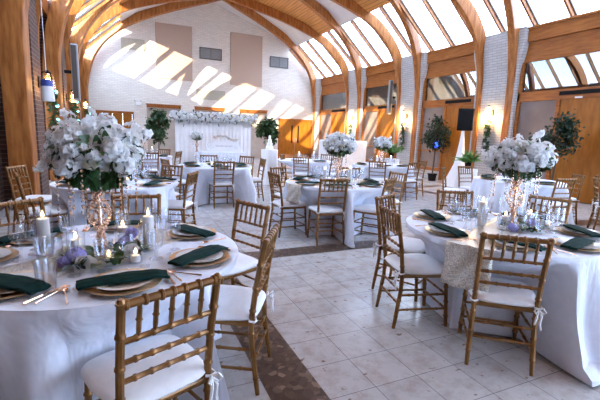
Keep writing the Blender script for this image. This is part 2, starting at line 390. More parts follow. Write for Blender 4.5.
gw = MB(); gw.box(-6.4, 4, -.5, -6, 12.6, 4.5); struct(gw.build('wall_added_side_blocker', 'darkbrick', smooth=False))  # unseen outdoor wall added to stop sun entering through the left window
fp = MB()  # unseen front glazing, added to let cool sky fill reach the near tables
for x in (2.68, 5.1, 7.6, 10.4): fp.box(x - .06, -2.16, 0, x + .06, -2.04, FH)
fp.box(2.6, -2.16, FH - .1, 12.4, -2.04, FH)
root = struct(fp.build('window_31', 'darkmetal', smooth=False)); g = MB(); g.box(2.62, -2.105, .02, 12.3, -2.10, FH - .1); g.build('glass', 'daywin', root, smooth=False)
fs_ = MB(); fs_.box(XLW - .3, -2.2, 0, 2.6, -2, FH); struct(fs_.build('wall_front_fill_blocker', 'plaster', smooth=False))  # unseen solid stretch, added to cut the front fill on the left table
fw = MB(); fw.prism([(XLW - .3, FH), (XR + 1.9, FH)] + [(x, prof(x)) for x in (XR + 1.9, RX + 4.38, RX + 3.6, RX, RX - 3.6, RX - 4.38, XLW - .3)], 'y', -2.2, -2)
struct(fw.build('wall_front', 'plaster', smooth=False))  # unseen wall behind the camera, added to shut out the low sun
# right wall: piers, bays
pb = MB()
def pier(side, y, x_face, w0=1.04, flare=.14, mt='whitebrick', name='wall_right_pier'):
    m_ = MB(); d = .55; zs = [(0, 0), (3.3, 0), (3.55, .02), (4.0, flare * .8), (4.28, flare), (4.62, flare)]
    vs = []
    for z, fl_ in zs:
        for (dx, dy) in ((-0 - fl_ * .6, -w0 / 2 - fl_), (-0 - fl_ * .6, w0 / 2 + fl_), (d, w0 / 2 + fl_), (d, -w0 / 2 - fl_)):
            vs.append((x_face + side * dx, y + dy, z))
    fs = [[i * 4 + k, i * 4 + (k + 1) % 4, i * 4 + 4 + (k + 1) % 4, i * 4 + 4 + k] for i in range(len(zs) - 1) for k in range(4)]
    fs += [[3, 2, 1, 0], [len(vs) - 4, len(vs) - 3, len(vs) - 2, len(vs) - 1]]
    m_.add(vs, fs); return struct(m_.build(name, mt, smooth=False))
for y in PIERS[:-1]:
    pier(1, y, 10.36, w0=1.44)
pier(1, 21.0, 10.36, w0=.75)
edges = [(PIERS[i] + .72, PIERS[i + 1] - .72) for i in range(len(PIERS) - 2)] + [(PIERS[3] + .72, 20.6)]
edges = [(1.3, PIERS[0] - .72)] + edges
sb = MB(); sb.box(10.42, 1.3, 4.22, 10.62, YB, 4.58); sb.box(10.50, 1.3, 3.68, 10.66, YB, 4.22)
sb.box(10.38, 1.3, 4.56, 10.75, YB, 4.62)
struct(sb.build('trim_40', 'beam', smooth=False, mods=[bevel(.01, 1)]))
wn_ = 20; dn = 1
for bi, (y0, y1) in enumerate(edges):
    fr = MB(); X0, X1 = 10.46, 10.60; ym = y0 + (y1 - y0) * .53      # door leaf on the near side
    fr.box(X0, y0, 0, X1, y0 + .09, 3.70); fr.box(X0, y1 - .09, 0, X1, y1, 3.70)
    fr.box(X0, y0, 2.60, X1, y1, 2.86); fr.box(X0, ym - .05, 0, X1, ym + .05, 2.62); fr.box(X0 - .01, ym, .30, X1, y1, .42); fr.box(X0 + .03, ym, 1.0, X1 - .03, y1, 1.05)
    root = struct(fr.build('window_%d' % wn_, 'beam', smooth=False, mods=[bevel(.008, 1)])); wn_ += 1
    g = MB(); g.box(10.53, y0 + .09, 2.86, 10.54, y1 - .09, 3.70); g.build('glass', 'glazing', root, smooth=False)
    g = MB(); g.box(10.53, ym + .05, .42, 10.54, y1 - .09, 2.60); g.build('panel', 'taupe', root, smooth=False)
    g = MB(); g.box(10.44, ym, 0, 10.62, y1, .30); g.build('plinth', 'whitebrick', root, smooth=False)
    d = MB(); d.box(10.50, y0 + .09, .02, 10.55, ym - .05, 2.60); dr = struct(d.build('door_%d' % dn, 'doorwood', smooth=False, mods=[bevel(.006, 1)])); dn += 1
    h = MB(); h.tube([(10.50, ym - .16, .98), (10.44, ym - .16, .98), (10.44, ym - .16, 1.22), (10.50, ym - .16, 1.22)], .012); h.build('door_handle', 'darkmetal', dr)
    v = MB(); v.box(10.435, y0 + .22, 2.70, 10.465, ym - .02, 2.80)
    for k in range(3): v.box(10.43, y0 + .24, 2.713 + k * .03, 10.44, ym - .04, 2.722 + k * .03)
    tag(v.build('air_vent', 'dark', smooth=False), ['slim dark vent over the door nearest the camera, out past frame edge', 'slim dark vent over the wooden door at the far right', 'slim dark vent above the door behind the black loudspeaker', 'slim dark vent above third door along right wall', 'slim dark vent above last door on right wall'][bi], 'vent', 'slim vents in the right wall transoms')
cr = MB(); cr.box(12.3, 1.0, 0, 12.4, YB, 4.6); cr.box(10.66, 1.0, 4.25, 12.4, YB, 4.62); struct(cr.build('wall_corridor', 'corridor', smooth=False))
s_ = MB(); s_.box(10.435, 6.22, 2.60, 10.445, 6.40, 2.645)
tag(s_.build('door_tag', 'whiteplastic', smooth=False), 'tiny white tag on the transom above the far right door', 'sign')
# left wall
lw = MB(); lw.box(-2.25, -2, 0, XLW, 11.1, 4.62); lw.box(-2.25, 11.1, 2.9, XLW, 12.3, 4.62); lw.box(-2.25, 12.3, 0, XLW, YB, 4.62)
struct(lw.build('wall_left', 'darkbrick', smooth=False))
wl_ = MB(); wl_.box(-2.0, 11.1, 0, -1.93, 11.17, 2.9); wl_.box(-2.0, 12.23, 0, -1.93, 12.3, 2.9); wl_.box(-2.0, 11.1, 2.83, -1.93, 12.3, 2.9); wl_.box(-2.0, 11.1, 0, -1.93, 12.3, .12)
root = struct(wl_.build('window_30', 'darkmetal', smooth=False)); g = MB(); g.box(-1.98, 11.17, .12, -1.97, 12.23, 2.83); g.build('glass', 'daywin', root, smooth=False)
sb = MB(); sb.box(-1.86, .8, 4.20, -1.60, YB, 4.60); struct(sb.build('trim_41', 'beam', smooth=False))
# beyond the entrances at the back
rc = MB()
for (a, c, z) in holes[1:4]:
    rc.box(a, YB + .14, 0, c, YB + .2, z)
struct(rc.build('wall_back_partition', 'beige', smooth=False))
for k, (a, c, z) in enumerate(holes[1:4]):
    t = MB(); t.box(a, YB + .02, z - .12, c, YB + .15, z + .02); t.box(a - .03, YB - .02, z, c + .03, YB + .05, z + .05)
    for q in range(1, 6):
        pass
    struct(t.build('trim_%d' % (50 + k), 'beam', smooth=False))
def panel_door(name, x0, x1, z, n, handles):
    t = MB(); t.box(x0, YB - .02, z - .10, x1, YB + .12, z + .02); t.box(x0, YB - .02, 0, x0 + .07, YB + .12, z); t.box(x1 - .07, YB - .02, 0, x1, YB + .12, z)
    root = struct(t.build(name, 'beam', smooth=False)); w = (x1 - x0 - .14) / n
    for k in range(n):
        q = MB(); a = x0 + .07 + k * w
        q.box(a + .006, YB + .03, .02, a + w - .006, YB + .09, z - .10)
        lf = q.build('leaf', 'doorwood', root, smooth=False, mods=[bevel(.008, 1)])
        if handles:
            s2 = a + w * (.80 if k == 0 else .20)
            g = MB(); g.box(s2 - .045, YB + .02, .95, s2 + .045, YB + .035, 1.95); g.build('vision_slot', 'dark', root, smooth=False)
            g = MB(); p = a + w * (.93 if k == 0 else .07); g.tube([(p, YB + .03, .95), (p, YB - .03, .95), (p, YB - .03, 1.2), (p, YB + .03, 1.2)], .012); g.build('handle', 'greymetal', root)
            g = MB(); g.box(a + .03, YB + .022, .05, a + w - .03, YB + .03, .28); g.build('kick_plate', 'rosegold', root, smooth=False)
panel_door('door_20', -1.35, .55, 2.25, 4, False); panel_door('door_21', 8.2, 10.35, 2.30, 2, True)
# panels, grilles, emergency light
def flat(name, x0, x1, z0, z1, mt, label, cat, grp=None, d=.05):
    q = MB(); q.box(x0, YB - d, z0, x1, YB - .001, z1); o = q.build(name, mt, smooth=False, mods=[bevel(.01, 1)]); return tag(o, label, cat, grp)
flat('acoustic_panel', 1.65, 3.40, 3.95, 6.60, 'panel', 'tall rose beige acoustic panel, left one high on back wall', 'wall panel')
flat('acoustic_panel', 5.38, 7.15, 3.95, 6.62, 'panel', 'tall rose beige acoustic panel, right one high on back wall', 'wall panel')
def grille(x0, x1, z0, z1, label, mt='vent'):
    r = empty('wall_grille', ((x0 + x1) / 2, YB, (z0 + z1) / 2)); tag(r, label, 'vent')
    cx, cz = (x0 + x1) / 2, (z0 + z1) / 2; f = MB(); f.box(x0 - cx, -.03, z0 - cz, x1 - cx, -.004, z1 - cz); f.build('grille', mt, r, smooth=False)
    e = MB()
    for (a, c, g, h) in ((x0, x0 + .04, z0, z1), (x1 - .04, x1, z0, z1), (x0, x1, z0, z0 + .04), (x0, x1, z1 - .04, z1), (cx - .01, cx + .01, z0, z1)):
        e.box(a - cx, -.045, g - cz, c - cx, -.002, h - cz)
    e.build('frame', 'darkmetal' if mt == 'vent' else mt, r, smooth=False)
grille(3.77, 4.92, 5.12, 5.70, 'dark grey louvred grille between the two beige wall panels')
grille(7.6, 8.7, 5.08, 5.66, 'dark grey louvred grille right of the right beige panel')
grille(3.6, 5.1, 3.08, 3.58, 'beige grille low above the middle wall opening', 'ventbeige')
grille(.1, 1.15, 5.2, 5.7, 'beige grille high left on the back wall', 'ventbeige')
em = empty('emergency_light', (.78, YB, 2.75)); tag(em, 'small white emergency light with two lamp heads above the left opening', 'emergency light')
MB().box(-.13, -.08, -.17, .13, -.003, .0).build('housing', 'whiteplastic', em, smooth=False, mods=[bevel(.015, 2)])
for s in (-1, 1): MB().lathe([(.0, 0), (.05, .01), (.07, .06), (.06, .07), (0, .06)], 12, (s * .13, -.07, .03)).build('lamp_head', 'whiteplastic', em)

# ---------------------------------------------------------------- chairs
def make_chair():
    r = empty('chiavari_chair')
    for s in (-1, 1):
        m_ = MB(); pts = [(s * .195, -.235, 0), (s * .185, -.195, .30), (s * .183, -.19, .44), (s * .185, -.215, .65), (s * .188, -.262, .905)]
        P = []; rad = []
        P = [Vector(q) for q in pts]; seq = []; rr = []
        for i in range(len(P) - 1):
            n = 5
            for k in range(n):
                seq.append(P[i].lerp(P[i + 1], k / n)); rr.append(.0165)
        seq.append(P[-1]); rr.append(.017); rr[0] = .013; rr[1] = .015
        # bamboo nodes
        S2 = []; R2 = []; acc = 0; nxt = .10
        for i in range(len(seq) - 1):
            S2.append(seq[i]); R2.append(rr[i]); ln = (seq[i + 1] - seq[i]).length
            while acc + ln > nxt:
                t = (nxt - acc) / ln; e = .006 / ln; c = seq[i]
                for dt, q in ((-1.5, 1), (-.5, 1.25), (.5, 1.25), (1.5, 1)):
                    S2.append(seq[i].lerp(seq[i + 1], min(.999, max(.001, t + dt * e)))); R2.append(rr[i] * q)
                nxt += .135
            acc += ln
        S2.append(seq[-1]); R2.append(rr[-1]); S2.append(seq[-1] + Vector((0, -.002, .012))); R2.append(.009)
        m_.tube(S2, R2, 8); m_.build('leg', 'gold', r)
        m_ = MB(); m_.bamboo((s * .190, .205, 0), (s * .180, .175, .43), .0155, [.2, .48, .76]); m_.build('leg', 'gold', r)
    yb = lambda z: -.19 - .072 * max(0, (z - .44)) / .465 * (1 if z < .65 else 1)
    def Y(z): return -.19 + (-.025) * (z - .44) / .21 if z < .65 else -.215 - .047 * (z - .65) / .255
    m_ = MB(); m_.bamboo((-.188, Y(.895), .892), (.188, Y(.895), .892), .0165, [.04, .22, .38, .5, .62, .78, .96]); m_.build('top_rail', 'gold', r)
    for z in (.745, .655, .575):
        m_ = MB(); m_.bamboo((-.185, Y(z), z), (.185, Y(z), z), .0105, [.15, .32, .5, .68, .85], 6); m_.build('cross_rail', 'gold', r)
    for k in range(5):
        x = -.185 + .37 * (k + 1) / 6; m_ = MB(); a = Vector((x, Y(.745), .745)); c = Vector((x, Y(.89), .89))
        m_.tube([a.lerp(c, t) for t in (0, .25, .45, .5, .55, .75, 1)], [.007, .0095, .0095, .0135, .0095, .0095, .007], 6); m_.build('spindle', 'gold', r)
    m_ = MB(); m_.box(-.19, -.20, .405, .19, .195, .437); m_.build('seat_frame', 'gold', r, smooth=False, mods=[bevel(.01, 2)])
    def st(a, c): MB().bamboo(a, c, .009, [.2, .5, .8], 6).build('stretcher', 'gold', r)
    for s in (-1, 1):
        for z in (.15, .27): st((s * .19, -.22 + z * .06, z), (s * .188, .203 - z * .06, z))
    for z in (.15, .27): st((-.188, .195 - z * .05, z), (.188, .195 - z * .05, z))
    st((-.19, -.21, .20), (.19, -.21, .20)); st((-.19, -.20, .30), (.19, -.20, .30))
    # cushion
    m_ = MB(); n = 40; rows = [(0, .436), (.90, .436), (.985, .444), (1.03, .458), (1.0, .472), (.93, .482), (.6, .490), (0, .492)]
    vs = []; rr = []
    for q, z in rows:
        for k in range(n):
            t = 2 * PI * k / n; c, s = math.cos(t), math.sin(t); e = .42
            x = .218 * math.copysign(abs(c) ** e, c) * q; y = .212 * math.copysign(abs(s) ** e, s) * q
            if y < 0: x *= .93
            vs.append((x, y - .002 + (0 if y < .1 else 0), z))
    fs = [[i * n + k, i * n + (k + 1) % n, (i + 1) * n + (k + 1) % n, (i + 1) * n + k] for i in range(len(rows) - 1) for k in range(n)]
    m_.add(vs, fs); cu = m_.build('cushion', 'cushion', r)
    for s in (-1, 1):
        m_ = MB(); x = s * .185; y = -.215
        m_.tube([(x - s * .02, -.17, .455), (x + s * .022, -.185, .45), (x + s * .024, y, .448), (x, y - .005, .446), (x - s * .022, y + .005, .45)], .006, 6)
        if s > 0:
            for (dx, dz, ln) in ((.035, -.005, 1), (-.03, -.01, 1)):
                m_.tube([(x, y - .012, .445), (x + dx * .6, y - .03, .463), (x + dx, y - .035, .44), (x + dx * .6, y - .03, .425), (x, y - .014, .44)], .0055, 5)
            m_.tube([(x, y - .012, .445), (x + .015, y - .03, .41), (x + .008, y - .032, .36), (x + .02, y - .03, .32)], [.006, .007, .008, .006], 5)
            m_.tube([(x, y - .012, .445), (x - .012, y - .03, .40), (x - .02, y - .03, .35)], [.006, .008, .006], 5)
        m_.build('tie', 'cushion', cu)
    return r
chair0 = make_chair(); chair_n = [0]; CH = []
def chair(mx, my, face, label, group='gold chiavari chairs around the round tables'):
    a = R(face); ox, oy = mx + .262 * math.cos(a), my + .262 * math.sin(a)
    o = place(chair0, chair_n[0] == 0, (ox, oy, 0), a - PI / 2, label, 'chair', group); chair_n[0] += 1; CH.append((ox, oy, a)); return o
T = dict(T1=(-.12, 2.46), T2=(2.85, 2.18), T3=(2.97, 5.2), TL=(-.08, 5.71), T4=(1.75, 8.2), T5=(6.75, 4.95), T6=(6.1, 8.3), T7=(.45, 11.2), T9=(4.58, 9.75), T10=(8.1, 3.2))
NM = dict(T1='front left table', T2='front right table', T3='middle table with tall white flowers', TL='table by the brick wall', T4='table before the draped backdrop', T5='table behind the front right one', T6='far table near the green potted plants', T7='farthest table, left of the backdrop', T9='far table near the double doors', T10='table at the right frame edge')
def fc(t, x, y): return math.degrees(math.atan2(T[t][1] - y, T[t][0] - x))
LST = [
 ('T1', .15, 1.42, 111, 'gold chiavari chair in the foreground, back to camera, at front left table'),
 ('T1', .95, 3.01, 203, 'gold chiavari chair with white cushion at far right of front left table'),
 ('T1', .77, 2.07, 150, 'gold chiavari chair seen edge-on at near right of front left table'),
 ('T1', .09, 3.63, -98, 'gold chiavari chair on the far side of front left table, facing camera'),
 ('T1', -.76, 3.51, -52, 'gold chiavari chair cut by left frame edge at front left table'),
 ('T1', -.92, 1.52, 55, 'gold chiavari chair, only a cushion corner showing, bottom left corner'),
 ('TL', -1.13, 5.40, 14, 'gold chiavari chair with white cushion, nearer one beside the brick wall'),
 ('TL', -1.36, 6.5, -22, 'gold chiavari chair leaning toward the timber post by brick wall'),
 ('TL', .86, 5.42, 152, 'gold chiavari chair with bow ties on right of table by brick wall'),
 ('TL', .72, 6.62, 228, 'gold chiavari chair at far right of table by brick wall'),
 ('TL', -.22, 4.84, 82, 'gold chiavari chair behind the crystal stand, back to camera, at table by brick wall'),
 ('TL', -.3, 6.85, -80, 'gold chiavari chair on far side of table by brick wall'),
 ('T4', 1.76, 7.38, 92, 'gold chiavari chair, back to camera, before the draped backdrop table'),
 ('T4', 2.80, 8.15, 176, 'gold chiavari chair, nearer of two right of table before draped backdrop'),
 ('T4', 2.70, 9.05, 222, 'gold chiavari chair, farther of two right of table before draped backdrop'),
 ('T4', .72, 7.9, 15, 'gold chiavari chair at left of table before the draped backdrop'),
 ('T4', 1.85, 9.35, -94, 'gold chiavari chair on far side of table before the draped backdrop'),
 ('T3', 2.52, 4.45, 82, 'gold chiavari chair, back to camera, centred at the middle table'),
 ('T3', 1.96, 5.24, 2, 'gold chiavari chair at left side of the middle table'),
 ('T3', 3.36, 4.36, 124, 'gold chiavari chair at near right of the middle table'),
 ('T3', 2.4, 6.2, -62, 'gold chiavari chair at far left of the middle table'),
 ('T3', 4.10, 5.15, 182, 'gold chiavari chair seen edge-on, right of the middle table'),
 ('T3', 3.75, 6.1, 230, 'gold chiavari chair at far right of the middle table'),
 ('T2', 2.35, 3.12, 298, 'gold chiavari chair, farther of two left of front right table'),
 ('T2', 1.91, 2.47, -16, 'gold chiavari chair, nearer of two left of front right table'),
 ('T2', 2.17, 1.55, 50, 'gold chiavari chair, back to camera, at near side of front right table'),
 ('T2', 3.38, 3.22, 243, 'gold chiavari chair on far side of front right table facing camera'),
 ('T2', 4.10, 2.62, 196, 'gold chiavari chair at far right of front right table'),
 ('T5', 5.95, 6.05, -52, 'gold chiavari chair with tall post showing, left of table behind front right one'),
 ('T5', 6.78, 6.25, -92, 'gold chiavari chair on far side of table behind front right one'),
 ('T5', 6.6, 3.98, 80, 'gold chiavari chair behind white flowers at table behind front right one'),
 ('T5', 7.72, 4.45, 150, 'gold chiavari chair before the orange door, right of table behind front right one'),
 ('T10', 7.35, 3.95, -50, 'gold chiavari chair at left of table at right frame edge'),
 ('T10', 8.2, 4.3, -95, 'gold chiavari chair on far side of table at right frame edge'),
 ('T6', 5.4, 7.55, 46, 'gold chiavari chair at near left of far table near potted plants'),
 ('T6', 6.25, 7.25, 98, 'gold chiavari chair at near side of far table near potted plants'),
 ('T6', 7.1, 7.9, 160, 'gold chiavari chair at right of far table near potted plants'),
 ('T6', 6.6, 9.25, 240, 'gold chiavari chair on far side of far table near potted plants'),
 ('T9', 4.05, 8.9, 52, 'gold chiavari chair at near left of far table near double doors'),
 ('T9', 4.95, 8.65, 106, 'gold chiavari chair at near side of far table near double doors'),
 ('T9', 4.0, 10.05, -38, 'gold chiavari chair at far left of far table near double doors'),
 ('T9', 5.5, 10.2, 228, 'gold chiavari chair at far right of far table near double doors'),
 ('T7', .6, 10.15, 96, 'gold chiavari chair, back to camera, at farthest table left of backdrop'),
 ('T7', 1.35, 10.75, 152, 'gold chiavari chair at right of farthest table left of backdrop'),
 ('T7', -.45, 10.7, 30, 'gold chiavari chair at left of farthest table left of backdrop'),
 ('T7', 1.1, 12.0, 230, 'gold chiavari chair on far side of farthest table left of backdrop'),
]
for t, x, y, f, lab in LST:
    chair(x, y, f, lab)

# ---------------------------------------------------------------- tables and linen
tb = [0]
def make_table():
    r = empty('round_table'); MB().lathe([(0, .735), (.735, .735), (.742, .742), (.742, .753), (.735, .757), (0, .757)], 64, cap=False).build('tabletop', 'beam', r)
    for k in range(4):
        a = k * PI / 2 + PI / 4; x, y = .24 * math.cos(a), .24 * math.sin(a); MB().tube([(x, y, 0), (x, y, .735)], .016).build('leg', 'darkmetal', r)
    return r
table0 = make_table()
def cloth(tx, ty, seed, rt=.766):
    rnd = random.Random(seed); n = 300; zs = [.7605, .7595, .755, .745, .72, .68, .62, .55, .48, .40, .32, .24, .16, .09, .045, .018]
    ph = [rnd.uniform(0, 6.28) for _ in range(5)]; fr = [11, 16, 23, 31, 6]; nf = [1, 1, .8, .5, .6]
    near = []
    for (cx, cy, a) in CH:
        d = math.hypot(cx - tx, cy - ty)
        if d < 1.15: near.append((math.atan2(cy - ty, cx - tx), d, a, cx, cy))
    vs = [(0, 0, .7608)]
    rings = [.25, .5, .70, .75]
    for q in rings:
        for k in range(n): t = 2 * PI * k / n; vs.append((q * math.cos(t), q * math.sin(t), .7608))
    for z in zs:
        d = (.7605 - z) / .7605; row = []
        for k in range(n):
            t = 2 * PI * k / n
            w = sum(c * math.sin(f * t + p + .6 * math.sin(2 * t + p)) for f, p, c in zip(fr, ph, nf)) / 2.6
            w = math.copysign(abs(w) ** .8, w) + .35 * math.sin(7 * z + 3 * t + ph[1]) * d
            amp = .125 * min(1, max(0, d - .03) * 1.5) ** .9
            r = rt + .10 * d ** 1.3 + w * amp + (.003 if d < .02 else .006)
            if z < .05: r += .05 + .04 * math.sin(4 * t + ph[0])
            for (ca, cd_, a, cx, cy) in near:
                # keep the cloth in front of the chair's front edge (a box 0.43 wide, 0.43 deep)
                dx, dy = math.cos(t), math.sin(t); ux, uy = math.cos(a), math.sin(a)
                # distance along the ray where it enters the slab of the seat front
                den = dx * ux + dy * uy; fx, fy = cx + ux * .235 - tx, cy + uy * .235 - ty
                if den < -.2:
                    s = (fx * ux + fy * uy) / den; lx = (s * dx - fx) * -uy + (s * dy - fy) * ux
                    ww = max(0, 1 - max(0, abs(lx) - .235) / .06)
                    if 0 < s < r and ww > 0:
                        zz = min(1, max(0, (.725 - z) / .20)); r = r + (max(s, .30) - r) * ww * zz
            row.append((r * math.cos(t), r * math.sin(t), z))
        vs += row
    fs = [[0, 1 + k, 1 + (k + 1) % n] for k in range(n)]; m = len(rings) + len(zs)
    fs += [[1 + i * n + k, 1 + (i + 1) * n + k, 1 + (i + 1) * n + (k + 1) % n, 1 + i * n + (k + 1) % n] for i in range(m - 1) for k in range(n)]
    return MB().add(vs, fs)
for i, (t, (x, y)) in enumerate(T.items()):
    o = place(table0, i == 0, (x, y, 0), 0, 'round banquet table hidden under white cloth: ' + NM[t], 'table')
    c = cloth(x, y, i + 3).build('tablecloth', 'cloth', loc=(x, y, 0)); me = c.data
    tag(c, 'white floor length cloth on the ' + NM[t], 'tablecloth')

# sequin runners
def runner(t, ang, drop0, drop1, lab, w=.16, off=0):
    mb = MB(); R0 = .775; pts = []
    for k in range(9): pts.append((-R0 - .012, .765 - drop0 + drop0 * k / 9))
    for k in range(25): pts.append((-R0 + 2 * R0 * k / 24, .7655))
    for k in range(9): pts.append((R0 + .012, .765 - drop1 * (k + 1) / 9))
    vs = []; n = 9
    for i, (u, z) in enumerate(pts):
        for j in range(n):
            s = off - w + 2 * w * j / (n - 1); uu = u
            lim = math.sqrt(max(0, R0 ** 2 - s * s)); d = .765 - z
            if abs(u) > lim: uu = math.copysign(lim + .02 + .11 * d + .012 * math.sin(s * 40 + i) * (d > .01), u)
            vs.append((uu, s, z + (.0015 * math.sin(s * 50 + u * 30))))
    fs = [[i * n + j, i * n + j + 1, (i + 1) * n + j + 1, (i + 1) * n + j] for i in range(len(pts) - 1) for j in range(n - 1)]
    mb.add(vs, fs); o = mb.build('sequin_runner', 'sequin', loc=(*T[t], 0), mods=[thick(.003, 1)]); o.rotation_euler.z = R(ang); tag(o, lab, 'table runner')
runner('T1', 38, .05, .05, 'champagne sequin runner across the front left table', w=.17)
runner('T2', 24, .30, .22, 'champagne sequin runner hanging off the front right table')
runner('T3', 12, .26, .2, 'champagne sequin runner hanging off left of the middle table')

# ---------------------------------------------------------------- place settings
def make_charger():
    r = empty('charger_plate'); MB().lathe([(0, 0), (.09, 0), (.115, .004), (.150, .012), (.165, .015), (.166, .018), (.150, .0155), (.112, .008), (0, .006)], 40, cap=False).build('charger', 'charger', r)
    return r
charger0 = make_charger()
plate0 = MB().lathe([(0, .0), (.075, .0), (.09, .005), (.128, .016), (.130, .018), (.09, .009), (.075, .005), (0, .004)], 36, cap=False).build('dinner_plate', 'china')
def make_napkin():
    m_ = MB(); L_, w = .19, .052; n = 18; k_ = 8; vs = []
    for layer in (0, 1):
        for i in range(n + 1):
            u = -L_ + 2 * L_ * i / n; sag = -.014 * max(0, (abs(u) - .13) / .08) ** 1.3 + .001 * math.sin(u * 60)
            for j in range(k_ + 1):
                s = -1 + 2 * j / k_; q = w * (1 + .08 * math.sin(u * 14 + 1))
                vs.append((u + .004 * math.sin(s * 5), s * q, sag + (.004 if layer == 0 else .016 + .006 * (1 - s * s) + .002 * math.sin(s * 7 + u * 20))))
    N1 = (n + 1) * (k_ + 1); fs = []
    for i in range(n):
        for j in range(k_):
            a = i * (k_ + 1) + j; fs.append([a, a + k_ + 1, a + k_ + 2, a + 1]); fs.append([N1 + a, N1 + a + 1, N1 + a + k_ + 2, N1 + a + k_ + 1])
    per = [i * (k_ + 1) for i in range(n + 1)] + [n * (k_ + 1) + j for j in range(1, k_ + 1)] + [i * (k_ + 1) + k_ for i in range(n - 1, -1, -1)] + [j for j in range(k_ - 1, 0, -1)]
    for i in range(len(per)):
        a, c = per[i], per[(i + 1) % len(per)]; fs.append([a, c, N1 + c, N1 + a])
    m_.add(vs, fs)
    for zz in (.009,): pass
    return m_.build('napkin', 'napkin')
napkin0 = make_napkin()
def fork_mb():
    m_ = MB(); m_.tube([(0, -.095, .003), (0, -.04, .004), (0, .03, .004)], [.0045, .003, .0025], 6)
    m_.box(-.011, .03, .003, .011, .052, .006)
    for k in range(4): x = -.0095 + k * .0063; m_.box(x - .0016, .05, .003, x + .0016, .095, .006)
    return m_
def spoon_mb():
    m_ = MB(); m_.tube([(0, -.095, .003), (0, -.04, .004), (0, .045, .005)], [.0045, .003, .0025], 6)
    m_.ball((0, .068, .006), .025, 12, 6, (.68, 1, .2)); return m_
def knife_mb():
    m_ = MB(); m_.tube([(0, -.11, .004), (0, -.02, .004)], [.006, .0045], 6); m_.box(-.0035, -.02, .003, .008, .10, .0055); return m_
fork0 = fork_mb().build('fork', 'rosegold'); spoon0 = spoon_mb().build('spoon', 'rosegold'); knife0 = knife_mb().build('knife', 'rosegold')
def glassware(kind):
    if kind == 'flute': pr = [(0, 0), (.032, .001), (.030, .004), (.006, .012), (.0045, .05), (.005, .09), (.018, .115), (.025, .15), (.027, .19), (.024, .235), (.0225, .235), (.0255, .19), (.0235, .15), (.016, .118), (0, .10)]
    elif kind == 'wine': pr = [(0, 0), (.036, .001), (.033, .004), (.007, .012), (.0045, .04), (.005, .085), (.025, .10), (.040, .125), (.044, .155), (.038, .20), (.0365, .20), (.0425, .155), (.038, .127), (.022, .103), (0, .095)]
    elif kind == 'goblet': pr = [(0, 0), (.038, .001), (.036, .006), (.012, .016), (.009, .045), (.014, .06), (.036, .075), (.042, .11), (.045, .165), (.0425, .165), (.039, .11), (.032, .08), (0, .07)]
    else: pr = [(0, 0), (.034, .0), (.037, .004), (.042, .10), (.045, .13), (.0425, .13), (.039, .10), (.034, .012), (0, .010)]
    wob = (lambda t, z: 1 + (.055 * math.cos(12 * t) if kind in ('tumbler', 'goblet') and z > .06 or kind == 'tumbler' else 0)) if kind in ('tumbler', 'goblet') else None
    return MB().lathe(pr, 48 if wob else 20, cap=False, wob=wob)
G0 = {k: glassware(k).build(n, 'crystalglass' if k in ('goblet', 'tumbler') else 'drinkglass') for k, n in (('flute', 'champagne_flute'), ('wine', 'wine_glass'), ('goblet', 'cut_glass_goblet'), ('tumbler', 'cut_glass_tumbler'))}
first = {}
def put(key, proto, loc, rz, label, cat, group=None, tilt=None):
    f = key not in first; first[key] = 1
    o = place(proto, f, loc, rz, label, cat, group)
    if tilt: o.rotation_euler = (*tilt, rz)
    return o
SET = dict(
 T1=([(-80, -6), (-33, -18), (24, 7), (82, 0), (136, -9), (178, 5), (-128, -4)], ['nearest the camera', 'at near right', 'at far right', 'on the far side', 'at far left', 'at left', 'at near left']),
 T2=([(-134, -34), (-87, 11), (-35, 10), (20, 10), (68, 0), (118, 40), (178, -8)], ['nearest the camera', 'at near right', 'at right', 'at far right', 'on the far side', 'at far left', 'at left']),
 T3=([(-117, 17), (-62, -37), (-10, 0), (45, 0), (95, 0), (140, 0), (-160, 61)], ['nearest the camera', 'at near right', 'at right', 'at far right', 'on the far side', 'at far left', 'at left']),
 TL=([(-98, 0), (-45, 20), (5, 43), (50, 0), (100, 0), (150, 0), (-150, 10)], ['nearest the camera', 'at near right', 'at right', 'at far right', 'on the far side', 'at far left', 'at near left']),
 T4=([(-90, 0), (-35, 0), (15, 0), (80, 0), (140, 0), (-150, 0)], ['nearest the camera', 'at near right', 'at right', 'on the far side', 'at far left', 'at near left']),
 T5=([(-150, 0), (-100, 0), (100, 0), (160, 0)], ['at left', 'nearest the camera', 'on the far side', 'at far left']),
 T10=([(170, 0), (110, 0), (-130, 0)], ['at left', 'at far left', 'at near left']),
 T6=([(-125, 0), (-70, 0), (170, 0)], ['at near left', 'at near right', 'at left']),
 T9=([(-135, 0), (-75, 0)], ['at near left', 'at near right']),
 T7=([(-90, 0), (-30, 0)], ['nearest the camera', 'at right']))
ZT = .7625
